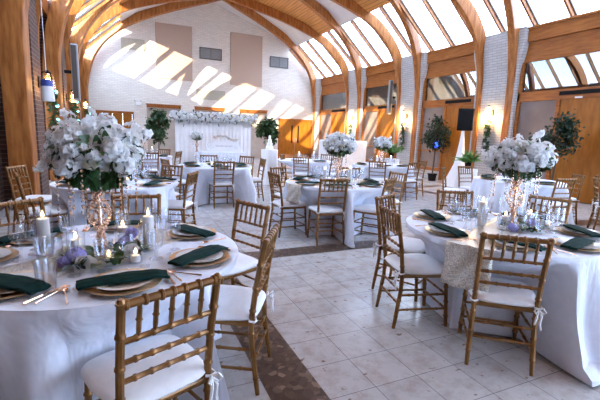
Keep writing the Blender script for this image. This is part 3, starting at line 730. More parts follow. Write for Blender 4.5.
for t, (angs, pos) in SET.items():
    cx, cy = T[t]; near = t in ('T1', 'T2'); mid = t in ('T3', 'TL')
    for (ad, tw), ps in zip(angs, pos):
        a = R(ad); rr = .585; x, y = cx + rr * math.cos(a), cy + rr * math.sin(a); P_ = '%s, %s' % (ps, NM[t])
        P_ = ps + ' place on ' + NM[t]
        if ps.startswith('at '): P_ = ps[3:] + ' place, ' + NM[t]
        if ps.startswith('nearest'): P_ = 'near side place, ' + NM[t]
        if ps.startswith('on the far'): P_ = 'far side place, ' + NM[t]
        put('ch', charger0, (x, y, ZT + .003), 0, 'round gold charger, ' + P_, 'charger plate', 'gold charger plates')
        put('pl', plate0, (x, y, ZT + .0105), 0, 'white china plate, ' + P_, 'plate', 'white dinner plates')
        put('na', napkin0, (x, y, ZT + .026), a + PI / 2 + R(tw), 'folded dark green napkin, ' + P_, 'napkin', 'green napkins')
        if near or mid:
            tx, ty = -math.sin(a), math.cos(a)      # tangent
            def at(rad, tan): return (cx + rad * math.cos(a) + tan * tx, cy + rad * math.sin(a) + tan * ty)
            rin = a + PI / 2      # handle outward
            px, py = at(.60, -.235 if near else -.19)
            put('sp', spoon0, (px, py, ZT + .002), rin - .0, 'rose gold spoon, ' + P_, 'spoon', 'rose gold flatware')
            put('fo', fork0, (*at(.58, .228), ZT + .002), rin + .1, 'rose gold fork, ' + P_, 'fork', 'rose gold flatware')
            put('kn', knife0, (*at(.585, .20), ZT + .002), rin, 'rose gold knife, ' + P_, 'knife', 'rose gold flatware')
            put('fl', G0['flute'], (*at(.37, .14), ZT), 0, 'tall champagne flute, ' + P_, 'glass', 'champagne flutes')
            put('wi', G0['wine'], (*at(.40, .055), ZT), 0, 'stemmed wine glass, ' + P_, 'glass', 'wine glasses')
            put('go', G0['goblet'], (*at(.35, -.05), ZT), 0, 'cut crystal water goblet, ' + P_, 'glass', 'cut glass goblets')
        else:
            def at(rad, tan): return (cx + rad * math.cos(a) - tan * math.sin(a), cy + rad * math.sin(a) + tan * math.cos(a))
            put('wi', G0['wine'], (*at(.37, .1), ZT), 0, 'stemmed wine glass, ' + P_, 'glass', 'wine glasses')
            put('go', G0['goblet'], (*at(.33, -.04), ZT), 0, 'cut crystal water goblet, ' + P_, 'glass', 'cut glass goblets')
put('tu', G0['tumbler'], (-.33, 1.94, ZT), 0, 'large cut crystal tumbler beside left charger on front left table', 'glass')

# ---------------------------------------------------------------- flowers
rnd = random.Random(7)
def petal(mb, mx, ln, w, cup, n=4, k=2, curl=0.0):
    vs = []
    for i in range(n + 1):
        u = i / n; ww = w * math.sin(PI * min(1, .12 + u * .80)) ** .75 if u < 1 else w * .25
        for j in range(-k, k + 1):
            s = j / k; x = s * ww; y = ln * u; z = cup * math.sin(u * PI * .55) * ln + (.35 * ww * s * s) - curl * ln * u ** 3 + .05 * ln * math.sin(s * 6 + u * 5)
            vs.append(mx @ Vector((x, y, z)))
    m = 2 * k + 1; fs = [[i * m + j, i * m + j + 1, (i + 1) * m + j + 1, (i + 1) * m + j] for i in range(n) for j in range(2 * k)]
    mb.add(vs, fs)
def ring_petals(mb, c, n, tilt, ln, w, cup, curl=0, ph=0, jit=.12, axis=None):
    for k in range(n):
        mx = Matrix.Translation(c) @ Matrix.Rotation(2 * PI * k / n + ph + rnd.uniform(-jit, jit), 4, 'Z') @ Matrix.Rotation(tilt + rnd.uniform(-jit, jit), 4, 'X')
        petal(mb, mx, ln * rnd.uniform(.9, 1.1), w, cup, 4, 2, curl)
def bloom_rose(s=1):
    mb = MB()
    for n, tl, ln, w, cup, cu in ((5, R(20), .050, .030, .15, .35), (5, R(42), .046, .028, .1, .25), (4, R(62), .040, .024, .05, .1), (3, R(78), .034, .018, 0, 0)):
        ring_petals(mb, (0, 0, 0), n, tl, ln * s, w * s, cup, cu, rnd.uniform(0, 6))
    return mb
def bloom_lily(s=1):
    mb = MB(); ring_petals(mb, (0, 0, 0), 3, R(34), .062 * s, .022 * s, .15, .5); ring_petals(mb, (0, 0, .002), 3, R(40), .058 * s, .024 * s, .15, .5, PI / 3); return mb
def bloom_hyd(s=1, n=34):
    mb = MB()
    for i in range(n):
        z = 1 - 1.35 * (i + .5) / n; a = i * 2.399963; r = math.sqrt(max(0, 1 - z * z)); d = Vector((r * math.cos(a), r * math.sin(a), z * .85))
        q = Vector((0, 0, 1)).rotation_difference(d.normalized()).to_matrix().to_4x4(); base = Matrix.Translation(d * .045 * s) @ q @ Matrix.Rotation(rnd.uniform(0, 6), 4, 'Z')
        for k in range(4):
            petal(mb, base @ Matrix.Rotation(k * PI / 2, 4, 'Z') @ Matrix.Rotation(R(22), 4, 'X'), .021 * s, .011 * s, .05, 2, 1, .3)
    mb.ball((0, 0, 0), .028 * s, 8, 6); return mb
def bloom_loose(s=1, n=27):
    mb = MB()
    for i in range(n):
        z = 1 - 1.45 * (i + .5) / n; a = i * 2.399963; r = math.sqrt(max(0, 1 - z * z)); d = Vector((r * math.cos(a) + rnd.uniform(-.2, .2), r * math.sin(a) + rnd.uniform(-.2, .2), z + rnd.uniform(-.2, .2)))
        q = Vector((0, 0, 1)).rotation_difference(d.normalized()).to_matrix().to_4x4(); base = Matrix.Translation(d * .046 * s * rnd.uniform(.8, 1.25)) @ q @ Matrix.Rotation(rnd.uniform(0, 6), 4, 'Z')
        for k in range(5):
            petal(mb, base @ Matrix.Rotation(k * 2 * PI / 5, 4, 'Z') @ Matrix.Rotation(R(rnd.uniform(8, 40)), 4, 'X'), .026 * s, .014 * s, .08, 3, 1, .35)
    return mb
def bloom_spray(s=1):
    mb = MB(); mb.tube([(0, 0, -.05), (0, 0, .05), (.02, 0, .13)], .0025, 5)
    for k in range(7):
        a = k * 2.4; d = Vector((math.cos(a), math.sin(a), .5)).normalized(); q = Vector((0, 0, 1)).rotation_difference(d).to_matrix().to_4x4()
        base = Matrix.Translation(Vector((0, 0, -.01 + .023 * k)) + d * .022) @ q
        for j in range(5): petal(mb, base @ Matrix.Rotation(j * 2 * PI / 5, 4, 'Z') @ Matrix.Rotation(R(rnd.uniform(10, 35)), 4, 'X'), .030 * s, .015 * s, .08, 3, 1, .3)
    return mb
def bloom_ruffle(s=1):
    mb = MB()
    for tl, n, ln in ((R(8), 7, .062), (R(28), 7, .058), (R(48), 6, .052), (R(68), 5, .042), (R(84), 3, .03)):
        ring_petals(mb, (0, 0, 0), n, tl, ln * s, .024 * s, .1, .2, rnd.uniform(0, 6), .25)
    return mb
def leaf_mb(ln=.09, w=.028):
    mb = MB(); petal(mb, Matrix.Identity(4), ln, w, .1, 5, 1, .25); return mb
BM = {}
def bm(key, f, m):
    o = f.build(key, m); me = o.data; bpy.data.objects.remove(o); BM[key] = me; return me
for i in range(2):
    bm('ruffle%d' % i, bloom_ruffle(1.05), 'petal'); bm('hyd%d' % i, bloom_hyd(1.15), 'petal'); bm('lily%d' % i, bloom_lily(1.15), 'petal')
bm('loose0', bloom_loose(1.1), 'petal'); bm('loose1', bloom_loose(1.15), 'petal'); bm('spray', bloom_spray(1.1), 'petal'); bm('rose', bloom_rose(1.0), 'cream'); bm('whiterose', bloom_rose(1.0), 'petal'); bm('lilac', bloom_hyd(1, 40), 'lilac'); bm('peach', bloom_rose(1), 'peach')
bm('leafm', leaf_mb(), 'leaf')
def obj_me(name, me, parent, loc, d, spin=0, s=1):
    o = bpy.data.objects.new(name, me); COL.objects.link(o); o.parent = parent
    q = Vector((0, 0, 1)).rotation_difference(Vector(d).normalized()); o.rotation_mode = 'QUATERNION'
    o.rotation_quaternion = q @ Matrix.Rotation(spin, 3, 'Z').to_quaternion(); o.location = loc; o.scale = (s, s, s); return o
def make_center(seed, n=62, rx=.30, rz=.165, wild=1):
    """tall crystal stand with a white flower head; origin on the table top"""
    rd = random.Random(seed); r = empty('flower_centerpiece'); zc = .575
    st = MB(); st.lathe([(0, 0), (.075, 0), (.075, .008), (.02, .016), (.012, .03), (.012, .46), (.05, .48), (.10, .49), (.10, .50), (0, .505)], 20); st.build('stand', 'bead', r)
    bd = MB()
    def spiral(z0, z1, r0, r1, turns, cnt, br, ph, bulge=0):
        for i in range(cnt):
            t = i / (cnt - 1); a = ph + turns * 2 * PI * t; q = r0 + (r1 - r0) * t + bulge * math.sin(PI * t)
            bd.ball((q * math.cos(a), q * math.sin(a), z0 + (z1 - z0) * t), br * rd.uniform(.8, 1.15), 6, 4)
    for ph in range(6):
        p = ph * PI / 3
        spiral(.02, .15, .034, .014, .5, 11, .0085, p); spiral(.15, .34, .014, .018, .6, 15, .0085, p, .038 if wild else .045)
        spiral(.34, .48, .018, .058, .6, 13, .009, p); 
    bd.build('crystal_lattice', 'bead', r)
    for k in range(14):
        a = k * 2 * PI / 14 + rd.uniform(-.1, .1); q = rd.choice([.11, .15, .19]); m_ = MB(); n2 = rd.randint(7, 12)
        for i in range(n2): m_.ball((q * math.cos(a), q * math.sin(a), .50 - i * .024), .005 if i % 3 else .0075, 6, 4, (1, 1, 1.3))
        m_.ball((q * math.cos(a), q * math.sin(a), .50 - n2 * .024 - .012), .008, 6, 4, (1, 1, 1.8)); m_.build('crystal_strand', 'clearbead' if k % 2 else 'bead', r)
    # core of greenery
    fo = MB()
    for i in range(230):
        z = rd.uniform(-1, .7); a = rd.uniform(0, 6.28); q = math.sqrt(max(0, 1 - z * z)); d = Vector((q * math.cos(a), q * math.sin(a), z))
        c = Vector((d.x * rx * .84, d.y * rx * .84, zc + d.z * rz * .88)); rot = Vector((0, 1, 0)).rotation_difference((d + Vector((rd.uniform(-.5, .5), rd.uniform(-.5, .5), rd.uniform(-.6, .2)))).normalized()).to_matrix().to_4x4()
        petal(fo, Matrix.Translation(c) @ rot, .085, .022, .1, 4, 1, .3)
    fo.ball((0, 0, zc), rx * .62, 12, 8, (1.1, 1.1, rz / rx)); fo.build('foliage', 'leaf', r)
    kinds = ['loose0', 'loose1', 'spray', 'loose0', 'lily0', 'loose1', 'whiterose', 'ruffle0', 'loose1', 'loose0', 'spray', 'rose', 'whiterose', 'loose0']
    for i in range(n):
        z = 1 - 1.42 * (i + .5) / n; a = i * 2.399963 + rd.uniform(-.15, .15); q = math.sqrt(max(0, 1 - z * z)); d = Vector((q * math.cos(a), q * math.sin(a), z))
        j = rd.uniform(.80, 1.14); c = (d.x * rx * j, d.y * rx * j, zc + d.z * rz * j)
        k = kinds[rd.randrange(len(kinds))]
        nm = 'hydrangea_bloom' if 'loose' in k else 'orchid_spray' if k == 'spray' else 'lily_bloom' if 'lily' in k else 'rose_bloom' if 'rose' in k else 'ruffled_bloom'
        obj_me(nm, BM[k], r, c, (d.x, d.y, d.z * 1.5 + .15), rd.uniform(0, 6), rd.uniform(.62, 1.0))
    return r
c1 = make_center(1, 80, .185, .135); c1.location = (-.13, 2.36, ZT); tag(c1, 'tall crystal stand topped with white flowers on the front left table', 'centerpiece')
c2 = make_center(2, 78, .195, .105, 0); c2.location = (2.99, 2.2, ZT); tag(c2, 'tall crystal stand topped with white flowers on the front right table', 'centerpiece')
c3 = make_center(3, 76, .205, .125, 0); c3.location = (3.0, 5.2, ZT); tag(c3, 'tall crystal stand topped with white flowers on the middle table', 'centerpiece')
c6 = copy_tree(c3); c6.location = (6.05, 8.3, ZT); c6.scale = (.95, .95, .95); tag(c6, 'tall white flower centerpiece on far table near the green potted plants', 'centerpiece')
c7 = copy_tree(c2); c7.location = (.45, 11.2, ZT); c7.scale = (.85, .85, .92); tag(c7, 'tall white flower centerpiece on farthest table left of backdrop', 'centerpiece')

# low flowers and candles
def low(kind, x, y, lab, s=1.0, z=None, d=(0, -.2, 1)):
    nm, cat = dict(lilac=('hydrangea', 'flower'), whiterose=('rose', 'flower'), rose=('rose', 'flower'), peach=('rose', 'flower'), hyd0=('hydrangea', 'flower'))[kind]
    o = obj_me(nm, BM[kind], None, (x, y, (z or ZT + .045 * s)), d, rnd.uniform(0, 6), s); return tag(o, lab, cat)
def greens(x, y, n, rad, lab, seed):
    rd = random.Random(seed); m_ = MB()
    for i in range(n):
        a = rd.uniform(0, 6.28); q = rad * math.sqrt(rd.random()); rot = Matrix.Rotation(rd.uniform(0, 6.28), 4, 'Z') @ Matrix.Rotation(R(rd.uniform(5, 50)), 4, 'X')
        petal(m_, Matrix.Translation((q * math.cos(a), q * math.sin(a), .004 + rd.uniform(0, .02))) @ rot, .075, .022, .1, 4, 1, .2)
    return tag(m_.build('greenery', 'leaf', loc=(x, y, ZT)), lab, 'greenery', kind='stuff')
def pillar(h=.2, r=.031):
    o = empty('pillar_candle'); MB().lathe([(0, 0), (r, 0), (r, h - .004), (r - .004, h), (0, h - .006)], 20).build('wax', 'candle', o)
    MB().tube([(0, 0, h - .006), (0, 0, h + .006)], .0012, 5).build('wick', 'dark', o)
    MB().lathe([(0, 0), (.006, .006), (.008, .014), (.0045, .026), (0, .036)], 8, (0, 0, h + .004)).build('flame', 'flame', o); return o
def cyl(h=.25, r=.043): return MB().lathe([(0, 0), (r, 0), (r, h), (r - .002, h), (r - .002, .006), (0, .006)], 28, cap=False)
pil0 = pillar(); cyl0 = cyl().build('glass_cylinder', 'drinkglass')
vot0 = pillar(.035, .024); vot0.name = 'tealight_candle'; vcy0 = cyl(.07, .034).build('votive_glass', 'drinkglass')
fcy0 = cyl(.15, .045).build('cylinder_vase', 'drinkglass')
def pillar_set(x, y, w, s=1):
    put('pil', pil0, (x, y, ZT + .008), 0, 'lit ivory pillar candle ' + w, 'candle'); put('cyl', cyl0, (x, y, ZT), 0, 'tall clear glass cylinder around pillar candle ' + w, 'candle holder')
def votive(x, y, w):
    put('vot', vot0, (x, y, ZT + .008), 0, 'small lit votive candle ' + w, 'candle'); put('vcy', vcy0, (x, y, ZT), 0, 'small clear votive glass ' + w, 'candle holder')
def float_vase(x, y, w):
    put('fcy', fcy0, (x, y, ZT), 0, 'clear cylinder vase with floating candle ' + w, 'vase'); put('flo', flo0, (x, y, ZT + .09), 0, 'lit candle raised inside clear vase ' + w, 'candle')
flo0 = pillar(.03, .03); flo0.name = 'floating_candle'
pillar_set(-.42, 2.50, 'at left of front left table centre'); pillar_set(.12, 2.42, 'at right of front left table centre')
float_vase(-.25, 2.33, 'left of crystal stand, front left table'); float_vase(-.02, 2.56, 'right of crystal stand, front left table')
votive(.04, 2.20, 'nearest camera on front left table'); votive(-.09, 2.20, 'under roses on front left table')
low('lilac', -.245, 2.25, 'lilac hydrangea left of crystal stand on front left table', 1.0); low('lilac', -.005, 2.44, 'lilac hydrangea right of crystal stand on front left table', .95)
low('lilac', .03, 2.50, 'small lilac hydrangea behind the right one on front left table', .7, ZT + .09)
low('whiterose', -.20, 2.16, 'white rose in front of lilac hydrangea on front left table', 1.15, ZT + .02, (0, -.7, 1)); low('rose', -.30, 2.37, 'cream rose behind lilac hydrangea on front left table', 1.1, ZT + .03)
low('rose', -.34, 2.29, 'cream rose at far left of front left table florals', .7, ZT + .02); low('whiterose', .02, 2.32, 'white rose right of crystal stand on front left table', 1.05, ZT + .03)
greens(-.17, 2.26, 60, .15, 'dark green leaves around front left table centerpiece', 3); greens(-.02, 2.36, 34, .10, 'leaves right of stand base on front left table', 4)
low('whiterose', -.10, 2.27, 'white rose between leaves at crystal stand base on front left table', .8, ZT + .03, (0, -.5, 1)); low('rose', -.13, 2.14, 'cream rose nearest camera on front left table', .6, ZT + .02, (0, -.6, 1))
low('whiterose', .09, 2.52, 'white rose behind right candle on front left table', .75, ZT + .03); low('lilac', -.30, 2.22, 'small lilac hydrangea left of the larger one on front left table', .65)
pillar_set(3.40, 2.44, 'right of stand on front right table'); pillar_set(2.74, 2.30, 'left of stand on front right table')
float_vase(2.80, 2.12, 'left of stand on front right table'); float_vase(3.10, 2.12, 'right of stand on front right table'); votive(3.2, 2.02, 'right of stand on front right table')
low('lilac', 2.82, 2.06, 'lilac hydrangea left of stand on front right table', .8); low('lilac', 3.05, 2.06, 'lilac hydrangea right of stand on front right table', .9); low('lilac', 3.12, 2.16, 'smaller lilac hydrangea behind right vase on front right table', .7)
low('whiterose', 2.92, 2.08, 'white rose before the stand on front right table', .6); greens(2.96, 2.10, 50, .16, 'green leaves at base of front right table stand', 5)
for t, ws in (('T3', 'on the middle table'), ('T6', 'on far table near potted plants'), ('T5', 'on table behind front right one'), ('TL', 'on table by the brick wall'), ('T4', 'on table before draped backdrop'), ('T9', 'on far table near double doors'), ('T7', 'on farthest table left of backdrop')):
    x, y = T[t]
    if t in ('T3', 'T6', 'T9', 'T7'): pillar_set(x - .24, y - .08, 'left of centre ' + ws); pillar_set(x + .26, y + .02, 'right of centre ' + ws)
    if t in ('T3', 'T5', 'TL', 'T4'): votive(x - .1, y - .16, 'left of centre ' + ws); votive(x + .12, y - .14, 'right of centre ' + ws)
    if t not in ('T6', 'T9', 'T7'):
        low('peach' if t == 'TL' else 'whiterose', x + .02, y - .15, 'pale rose at centre ' + ws, .8); low('rose', x - .16, y - .04, 'cream rose left of centre ' + ws, .8); greens(x, y - .08, 46, .17, 'green leaves at centre ' + ws, hash(t) % 7 + 11 if False else len(ws))
    if t in ('TL', 'T4', 'T5'):
        low('hyd0', x + .12, y + .02, 'white hydrangea right of centre ' + ws, .8); low('peach', x + .22, y - .1, 'blush rose at right of centre ' + ws, .7); low('hyd0', x - .05, y + .08, 'white hydrangea at middle ' + ws, .9)

# ---------------------------------------------------------------- sconces, garlands, speakers
M['litfrost'] = emis('lit frosted glass shade', (1, .70, .34), 14)
def make_sconce(lit=True):
    r = empty('wall_sconce')      # mounted on plane x=0, points to +x local
    MB().box(0, -.05, -.10, .02, .05, .10).build('backplate', 'dark', r, smooth=False, mods=[bevel(.006, 2)])
    MB().tube([(.01, 0, -.02), (.08, 0, -.04), (.15, 0, .0), (.16, 0, .10), (.16, 0, .19)], .010).build('arm', 'dark', r)
    MB().lathe([(.05, .17), (.055, .19), (.03, .21), (0, .235)], 16, (.16, 0, 0)).build('cap', 'dark', r)
    MB().lathe([(.045, .18), (.075, .12), (.095, .02), (.115, -.12), (.112, -.12), (.10, .02), (.08, .12), (.042, .176)], 20, (.16, 0, 0), cap=False).build('shade', 'litfrost' if lit else 'frost', r)
    MB().ball((.16, 0, .03), .042, 12, 8, (1, 1, 1.3)).build('bulb', 'bulb', r); return r
sc0 = make_sconce(); sc1 = make_sconce(False); i = 0
def lamp(x, y, z, e, nm):
    ld = bpy.data.lights.new(nm, 'POINT'); ld.energy = e; ld.color = (1, .62, .28); ld.shadow_soft_size = .06; o = bpy.data.objects.new(nm, ld); COL.objects.link(o); o.location = (x, y, z)
for side, ys, nms in ((1, [8.72, 12.72, 16.75], ['nearest', 'second', 'farthest']), (-1, [8.75, 12.75, 16.8], ['nearest', 'second', 'farthest'])):
    for y, nm in zip(ys, nms):
        x = 10.33 if side > 0 else -1.37
        z = 2.30 if side > 0 else 2.25
        o = place(sc0 if side > 0 else sc1, i in (0, 3), (x, y, z), PI if side > 0 else 0, 'lit bell glass wall sconce, %s one on the %s side' % (nm, 'right' if side > 0 else 'left'), 'wall lamp'); i += 1
        if side > 0: lamp(x - .20, y, z - .16, 110, 'sconce_light')
        else: lamp(x + .16, y, z - .10, 6, 'sconce_light')
for y in PIERS[:-1]:
    m_ = MB(); m_.box(XLW - .02, y - .36, 0, -1.38, y + .36, 4.6); struct(m_.build('wall_left_pier', 'darkbrick', smooth=False))
def garland(x, y, z0, z1, lab, seed, lights=True, wh=.10, flowers=False):
    rd = random.Random(seed); r = empty('garland', (x, y, z1)); m_ = MB(); n = int((z1 - z0) / .02)
    for i in range(n * 3):
        z = -(z1 - z0) * rd.random(); d = Vector((rd.uniform(-1, 1), rd.uniform(-1, 1), rd.uniform(-.9, .3))).normalized()
        petal(m_, Matrix.Translation((d.x * wh * .4, d.y * wh * .4, z)) @ Vector((0, 1, 0)).rotation_difference(d).to_matrix().to_4x4(), .10, .028, .1, 3, 1, .2)
    m_.tube([(0, 0, 0), (0, 0, -(z1 - z0))], .012, 6); m_.build('foliage', 'leaf', r)
    for k in range(5):
        z = -(z1 - z0) * (k + .5) / 5; a = rd.uniform(-1, 1); sx = 1 if x < 0 else -1
        if lights: MB().ball((sx * wh * .8, wh * .5 * a, z), .035, 8, 6).build('light', 'greenlight', r)
        else: obj_me('bloom', BM['whiterose'], r, (sx * wh * .7, wh * .4 * a, z), (sx, -.4, .1), 0, .9)
    return tag(r, lab, 'garland')
garland(-1.30, 9.7, .9, 2.3, 'leafy garland with cool lights beside the nearest left post', 1)
garland(-1.25, 13.4, 1.0, 2.3, 'leafy garland with cool lights beside second left post', 2)
garland(-1.2, 17.4, 1.2, 2.3, 'leafy garland with cool lights beside farthest left post', 3)
garland(10.20, 8.72, 1.05, 2.1, 'leafy garland with white blooms under the nearest right sconce', 4, False, .07)
garland(10.20, 12.72, 1.0, 2.1, 'leafy garland with white blooms under second right sconce', 5, False, .07)
garland(10.20, 16.75, 1.2, 2.1, 'leafy garland with white blooms under farthest right sconce', 6, False, .07)
# hanging lantern on a cable, front left
ln = empty('hanging_lantern', (-1.02, 7.2, 2.0)); tag(ln, 'white hanging lantern with blue top on a cable by the left post', 'lantern')
MB().tube([(0, 0, .28), (0, .0, 2.5)], .006, 6).build('cable', 'whiteplastic', ln)
MB().lathe([(.075, .12), (.095, -.14), (.09, -.16), (0, -.16)], 20).build('shade', 'whiteplastic', ln)
MB().lathe([(0, .165), (.075, .16), (.082, .12), (.082, .06), (.078, .06)], 20).build('cap', mat('blue enamel', (.03, .06, .30), .4), ln)
MB().tube([(-.06, 0, .16), (-.06, 0, .25), (0, 0, .29), (.06, 0, .25), (.06, 0, .16)], .009, 6).build('bail', 'dark', ln)
def column_speaker(x, y, z0, z1, lab):
    r = empty('column_speaker', (x, y, z0)); h = z1 - z0; tag(r, lab, 'loudspeaker')
    sx = 1 if x < 0 else -1
    MB().box(-.085, -.06, 0, .085, .06, h).build('cabinet', 'greymetal', r, smooth=False, mods=[bevel(.02, 2)])
    MB().box(-.07, -.064, .04, .045, -.058, h - .04).build('grille', 'darkmetal', r, smooth=False)
    MB().box(-sx * .25, -.02, h * .5 - .04, -sx * .05, .02, h * .5 + .04).build('bracket', 'dark', r, smooth=False)
column_speaker(10.02, 13.45, 2.40, 3.75, 'slim grey column loudspeaker hung beside a right-hand rib')
column_speaker(-1.05, 12.0, 2.15, 3.55, 'slim grey column loudspeaker hung beside a left-hand rib')
# loudspeaker on scrim stand
sp = empty('loudspeaker', (9.55, 8.98, 1.75)); tag(sp, 'black loudspeaker on a white draped stand by the orange door', 'loudspeaker')
MB().prism([(-.23, -.02), (.23, -.02), (.20, .30), (-.20, .30)], 'z', .0, .66).build('cabinet', 'dark', sp, smooth=False, mods=[bevel(.015, 2)])
MB().box(-.20, -.045, .03, .20, -.025, .63).build('grille', 'dark', sp, smooth=False, mods=[bevel(.01, 2)])
sp.rotation_euler = (R(0), 0, R(-40)); 
ss = empty('speaker_stand', (9.55, 9.03, 0)); tag(ss, 'tripod stand under white stretch scrim holding the black loudspeaker', 'speaker stand')
MB().lathe([(.045, 1.74), (.05, 1.70), (.09, 1.25), (.16, .75), (.28, .30), (.44, .02), (.43, .02), (.15, .75), (.04, 1.70)], 36, cap=False, wob=lambda t, z: 1 + .12 * math.cos(3 * t) * (1 - z / 1.8)).build('scrim', 'sheer', ss)
MB().tube([(0, 0, .3), (0, 0, 1.74)], .02).build('pole', 'dark', ss)
for k in range(3):
    a = k * 2 * PI / 3; MB().tube([(0, 0, .5), (.40 * math.cos(a), .40 * math.sin(a), .03)], .012).build('leg', 'dark', ss)

# ---------------------------------------------------------------- potted trees and plants
def tree(x, y, h, cr, lab, leaf='ficus', pot_h=.25, n=900, seed=1, trunk=.5, cat='plant', light=False, lw=.028, ll=.09, pot='dark', name='potted_tree', sq=1.2, pot_r=.16):
    rd = random.Random(seed); r = empty(name, (x, y, 0)); tag(r, lab, cat)
    MB().lathe([(0, 0), (pot_r * .75, 0), (pot_r, pot_h), (pot_r * 1.06, pot_h), (pot_r * 1.06, pot_h - .03), (0, pot_h - .03)], 24, cap=False).build('pot', pot, r)
    tk = MB(); zt = h - cr * sq
    tk.tube([(0, 0, pot_h - .05), (.03, 0, (pot_h + zt) / 2), (0, .02, zt)], [.028, .022, .018], 8)
    tips = []
    for k in range(22):
        d = Vector((rd.gauss(0, 1), rd.gauss(0, 1), rd.gauss(.2, .9))).normalized(); q = rd.uniform(.55, .95)
        e = Vector((d.x * cr * q, d.y * cr * q, zt + d.z * cr * sq * q)); s0 = Vector((0, .02, zt - cr * .5 * rd.random()))
        tk.tube([s0, s0.lerp(e, .5) + Vector((0, 0, .05)), e], [.011, .008, .004], 5); tips.append(e)
    tk.build('trunk', 'bark', r); lf = MB()
    for i in range(n):
        e = rd.choice(tips) + Vector((rd.gauss(0, .3), rd.gauss(0, .3), rd.gauss(0, .3))) * cr * .75
        rot = Matrix.Rotation(rd.uniform(0, 6.28), 4, 'Z') @ Matrix.Rotation(R(rd.uniform(-70, 50)), 4, 'X') @ Matrix.Rotation(rd.uniform(-1, 1), 4, 'Y')
        petal(lf, Matrix.Translation(e) @ rot, ll * rd.uniform(.7, 1.2), lw, .1, 3, 1, .3)
    lf.build('foliage', leaf, r)
    if light:
        for k in range(5): MB().ball((rd.uniform(-.1, .1) - .12, -.2 + rd.uniform(-.05, .05), zt - .35 + rd.uniform(-.1, .1)), .035, 8, 6).build('light', 'bluelight', r)
    return r
tree(9.95, 10.6, 2.15, .44, 'dark ficus tree in black pot with blue lights, by right glass panel', light=True, seed=2, n=1100)
tree(9.45, 6.05, 2.15, .46, 'dark leafy tree before the far right orange door', seed=3, n=1000, sq=1.1)
tree(1.45, 18.6, 2.35, .42, 'bushy green tree at left end of the back wall openings', leaf='leaf', seed=4, n=1200, sq=1.8, ll=.16, lw=.05)
tree(5.75, 16.2, 2.15, .38, 'bushy green tree behind the tall sheer draped table', leaf='leaf', seed=5, n=1000, sq=1.6, ll=.16, lw=.05)
def fern(x, y, z, cr, lab, seed, n=46, h=.32, ped=True):
    rd = random.Random(seed); r = empty('potted_plant', (x, y, z)); tag(r, lab, 'plant')
    MB().lathe([(0, 0), (.06, 0), (.09, .20), (.085, .20), (0, .17)], 16, cap=False).build('pot', 'dark', r); m_ = MB()
    for i in range(n):
        a = rd.uniform(0, 6.28); el = R(rd.uniform(15, 80)); ln_ = cr * rd.uniform(.7, 1.2); b0 = Vector((0, 0, .18)); dr = Vector((math.cos(a) * math.cos(el), math.sin(a) * math.cos(el), math.sin(el)))
        for k in range(9):
            t = (k + 1) / 9; p = b0 + dr * ln_ * t + Vector((0, 0, -.35 * ln_ * t * t))
            for s in (-1, 1):
                q = Matrix.Translation(p) @ Matrix.Rotation(a + s * .9 - PI / 2, 4, 'Z') @ Matrix.Rotation(R(-10), 4, 'X'); petal(m_, q, .12 * (1.15 - t), .026, .05, 2, 1, .2)
    m_.build('foliage', 'fern', r); return r
def pedestal(x, y, h, w, lab, name='cocktail_table'):
    o = MB().lathe([(0, h), (w, h), (w + .005, h - .01), (w * 1.0, h * .85), (w * 1.05, h * .55), (w * 1.2, h * .25), (w * 1.5, .01)], 48, cap=False, wob=lambda t, z: 1 + .06 * math.sin(11 * t) * (1 - z / h)).build(name, 'sheer', loc=(x, y, 0)); return tag(o, lab, 'table')
pedestal(7.2, 9.4, .85, .24, 'small white draped stand under the green fern beside far table'); fern(7.2, 9.4, .855, .42, 'green fern in dark pot on small white draped stand', 3)
pedestal(7.95, 7.25, .75, .24, 'white draped stand under green plant before loudspeaker stand'); fern(7.95, 7.25, .755, .42, 'bright green plant in dark pot before loudspeaker stand', 4)
pedestal(3.88, 10.75, 1.0, .24, 'tall cocktail table in sheer white drape beside backdrop')
ck = empty('tiered_cake', (3.88, 10.75, 1.005)); tag(ck, 'slim white tiered cake on the tall draped cocktail table', 'cake')
for k, (r_, z0, z1) in enumerate(((.11, 0, .09), (.085, .09, .19), (.06, .19, .29), (.035, .29, .40))): MB().lathe([(0, z0), (r_, z0), (r_, z1 - .01), (r_ - .01, z1), (0, z1)], 24, cap=False).build('tier', 'candle', ck)

# ---------------------------------------------------------------- backdrop, head table, sign
bk = empty('draped_backdrop', (3.2, 15.0, 0)); tag(bk, 'white draped backdrop with pleats behind the sweetheart table', 'backdrop')
vs = []; nx = 240
for z in (.01, .6, 1.2, 1.86):
    for k in range(nx + 1): x = -1.42 + 2.84 * k / nx; vs.append((x, .010 * math.sin(x * 42 + .7 * math.sin(x * 9)) + .004 * math.sin(x * 97), z))
MB().add(vs, [[r_ * (nx + 1) + k, r_ * (nx + 1) + k + 1, (r_ + 1) * (nx + 1) + k + 1, (r_ + 1) * (nx + 1) + k] for r_ in range(3) for k in range(nx)]).build('drape', 'sheer', bk, mods=[thick(.01)])
for x in (-1.42, 1.42): MB().tube([(x, .05, 0), (x, .05, 1.9)], .02).build('post', 'whiteplastic', bk)
MB().tube([(-1.42, .05, 1.88), (1.42, .05, 1.88)], .02).build('crossbar', 'whiteplastic', bk)
fg = empty('flower_garland', (3.2, 14.95, 1.96)); tag(fg, 'thick white flower garland along the top of the draped backdrop', 'garland')
rd = random.Random(5); lf = MB()
for i in range(420):
    p = Vector((rd.uniform(-1.62, 1.62), rd.gauss(0, .09), rd.gauss(0, .09))); petal(lf, Matrix.Translation(p) @ Matrix.Rotation(rd.uniform(0, 6.28), 4, 'Z') @ Matrix.Rotation(rd.uniform(-1.5, 1.5), 4, 'X'), .11, .03, .1, 2, 1)
lf.build('foliage', 'leaf', fg)
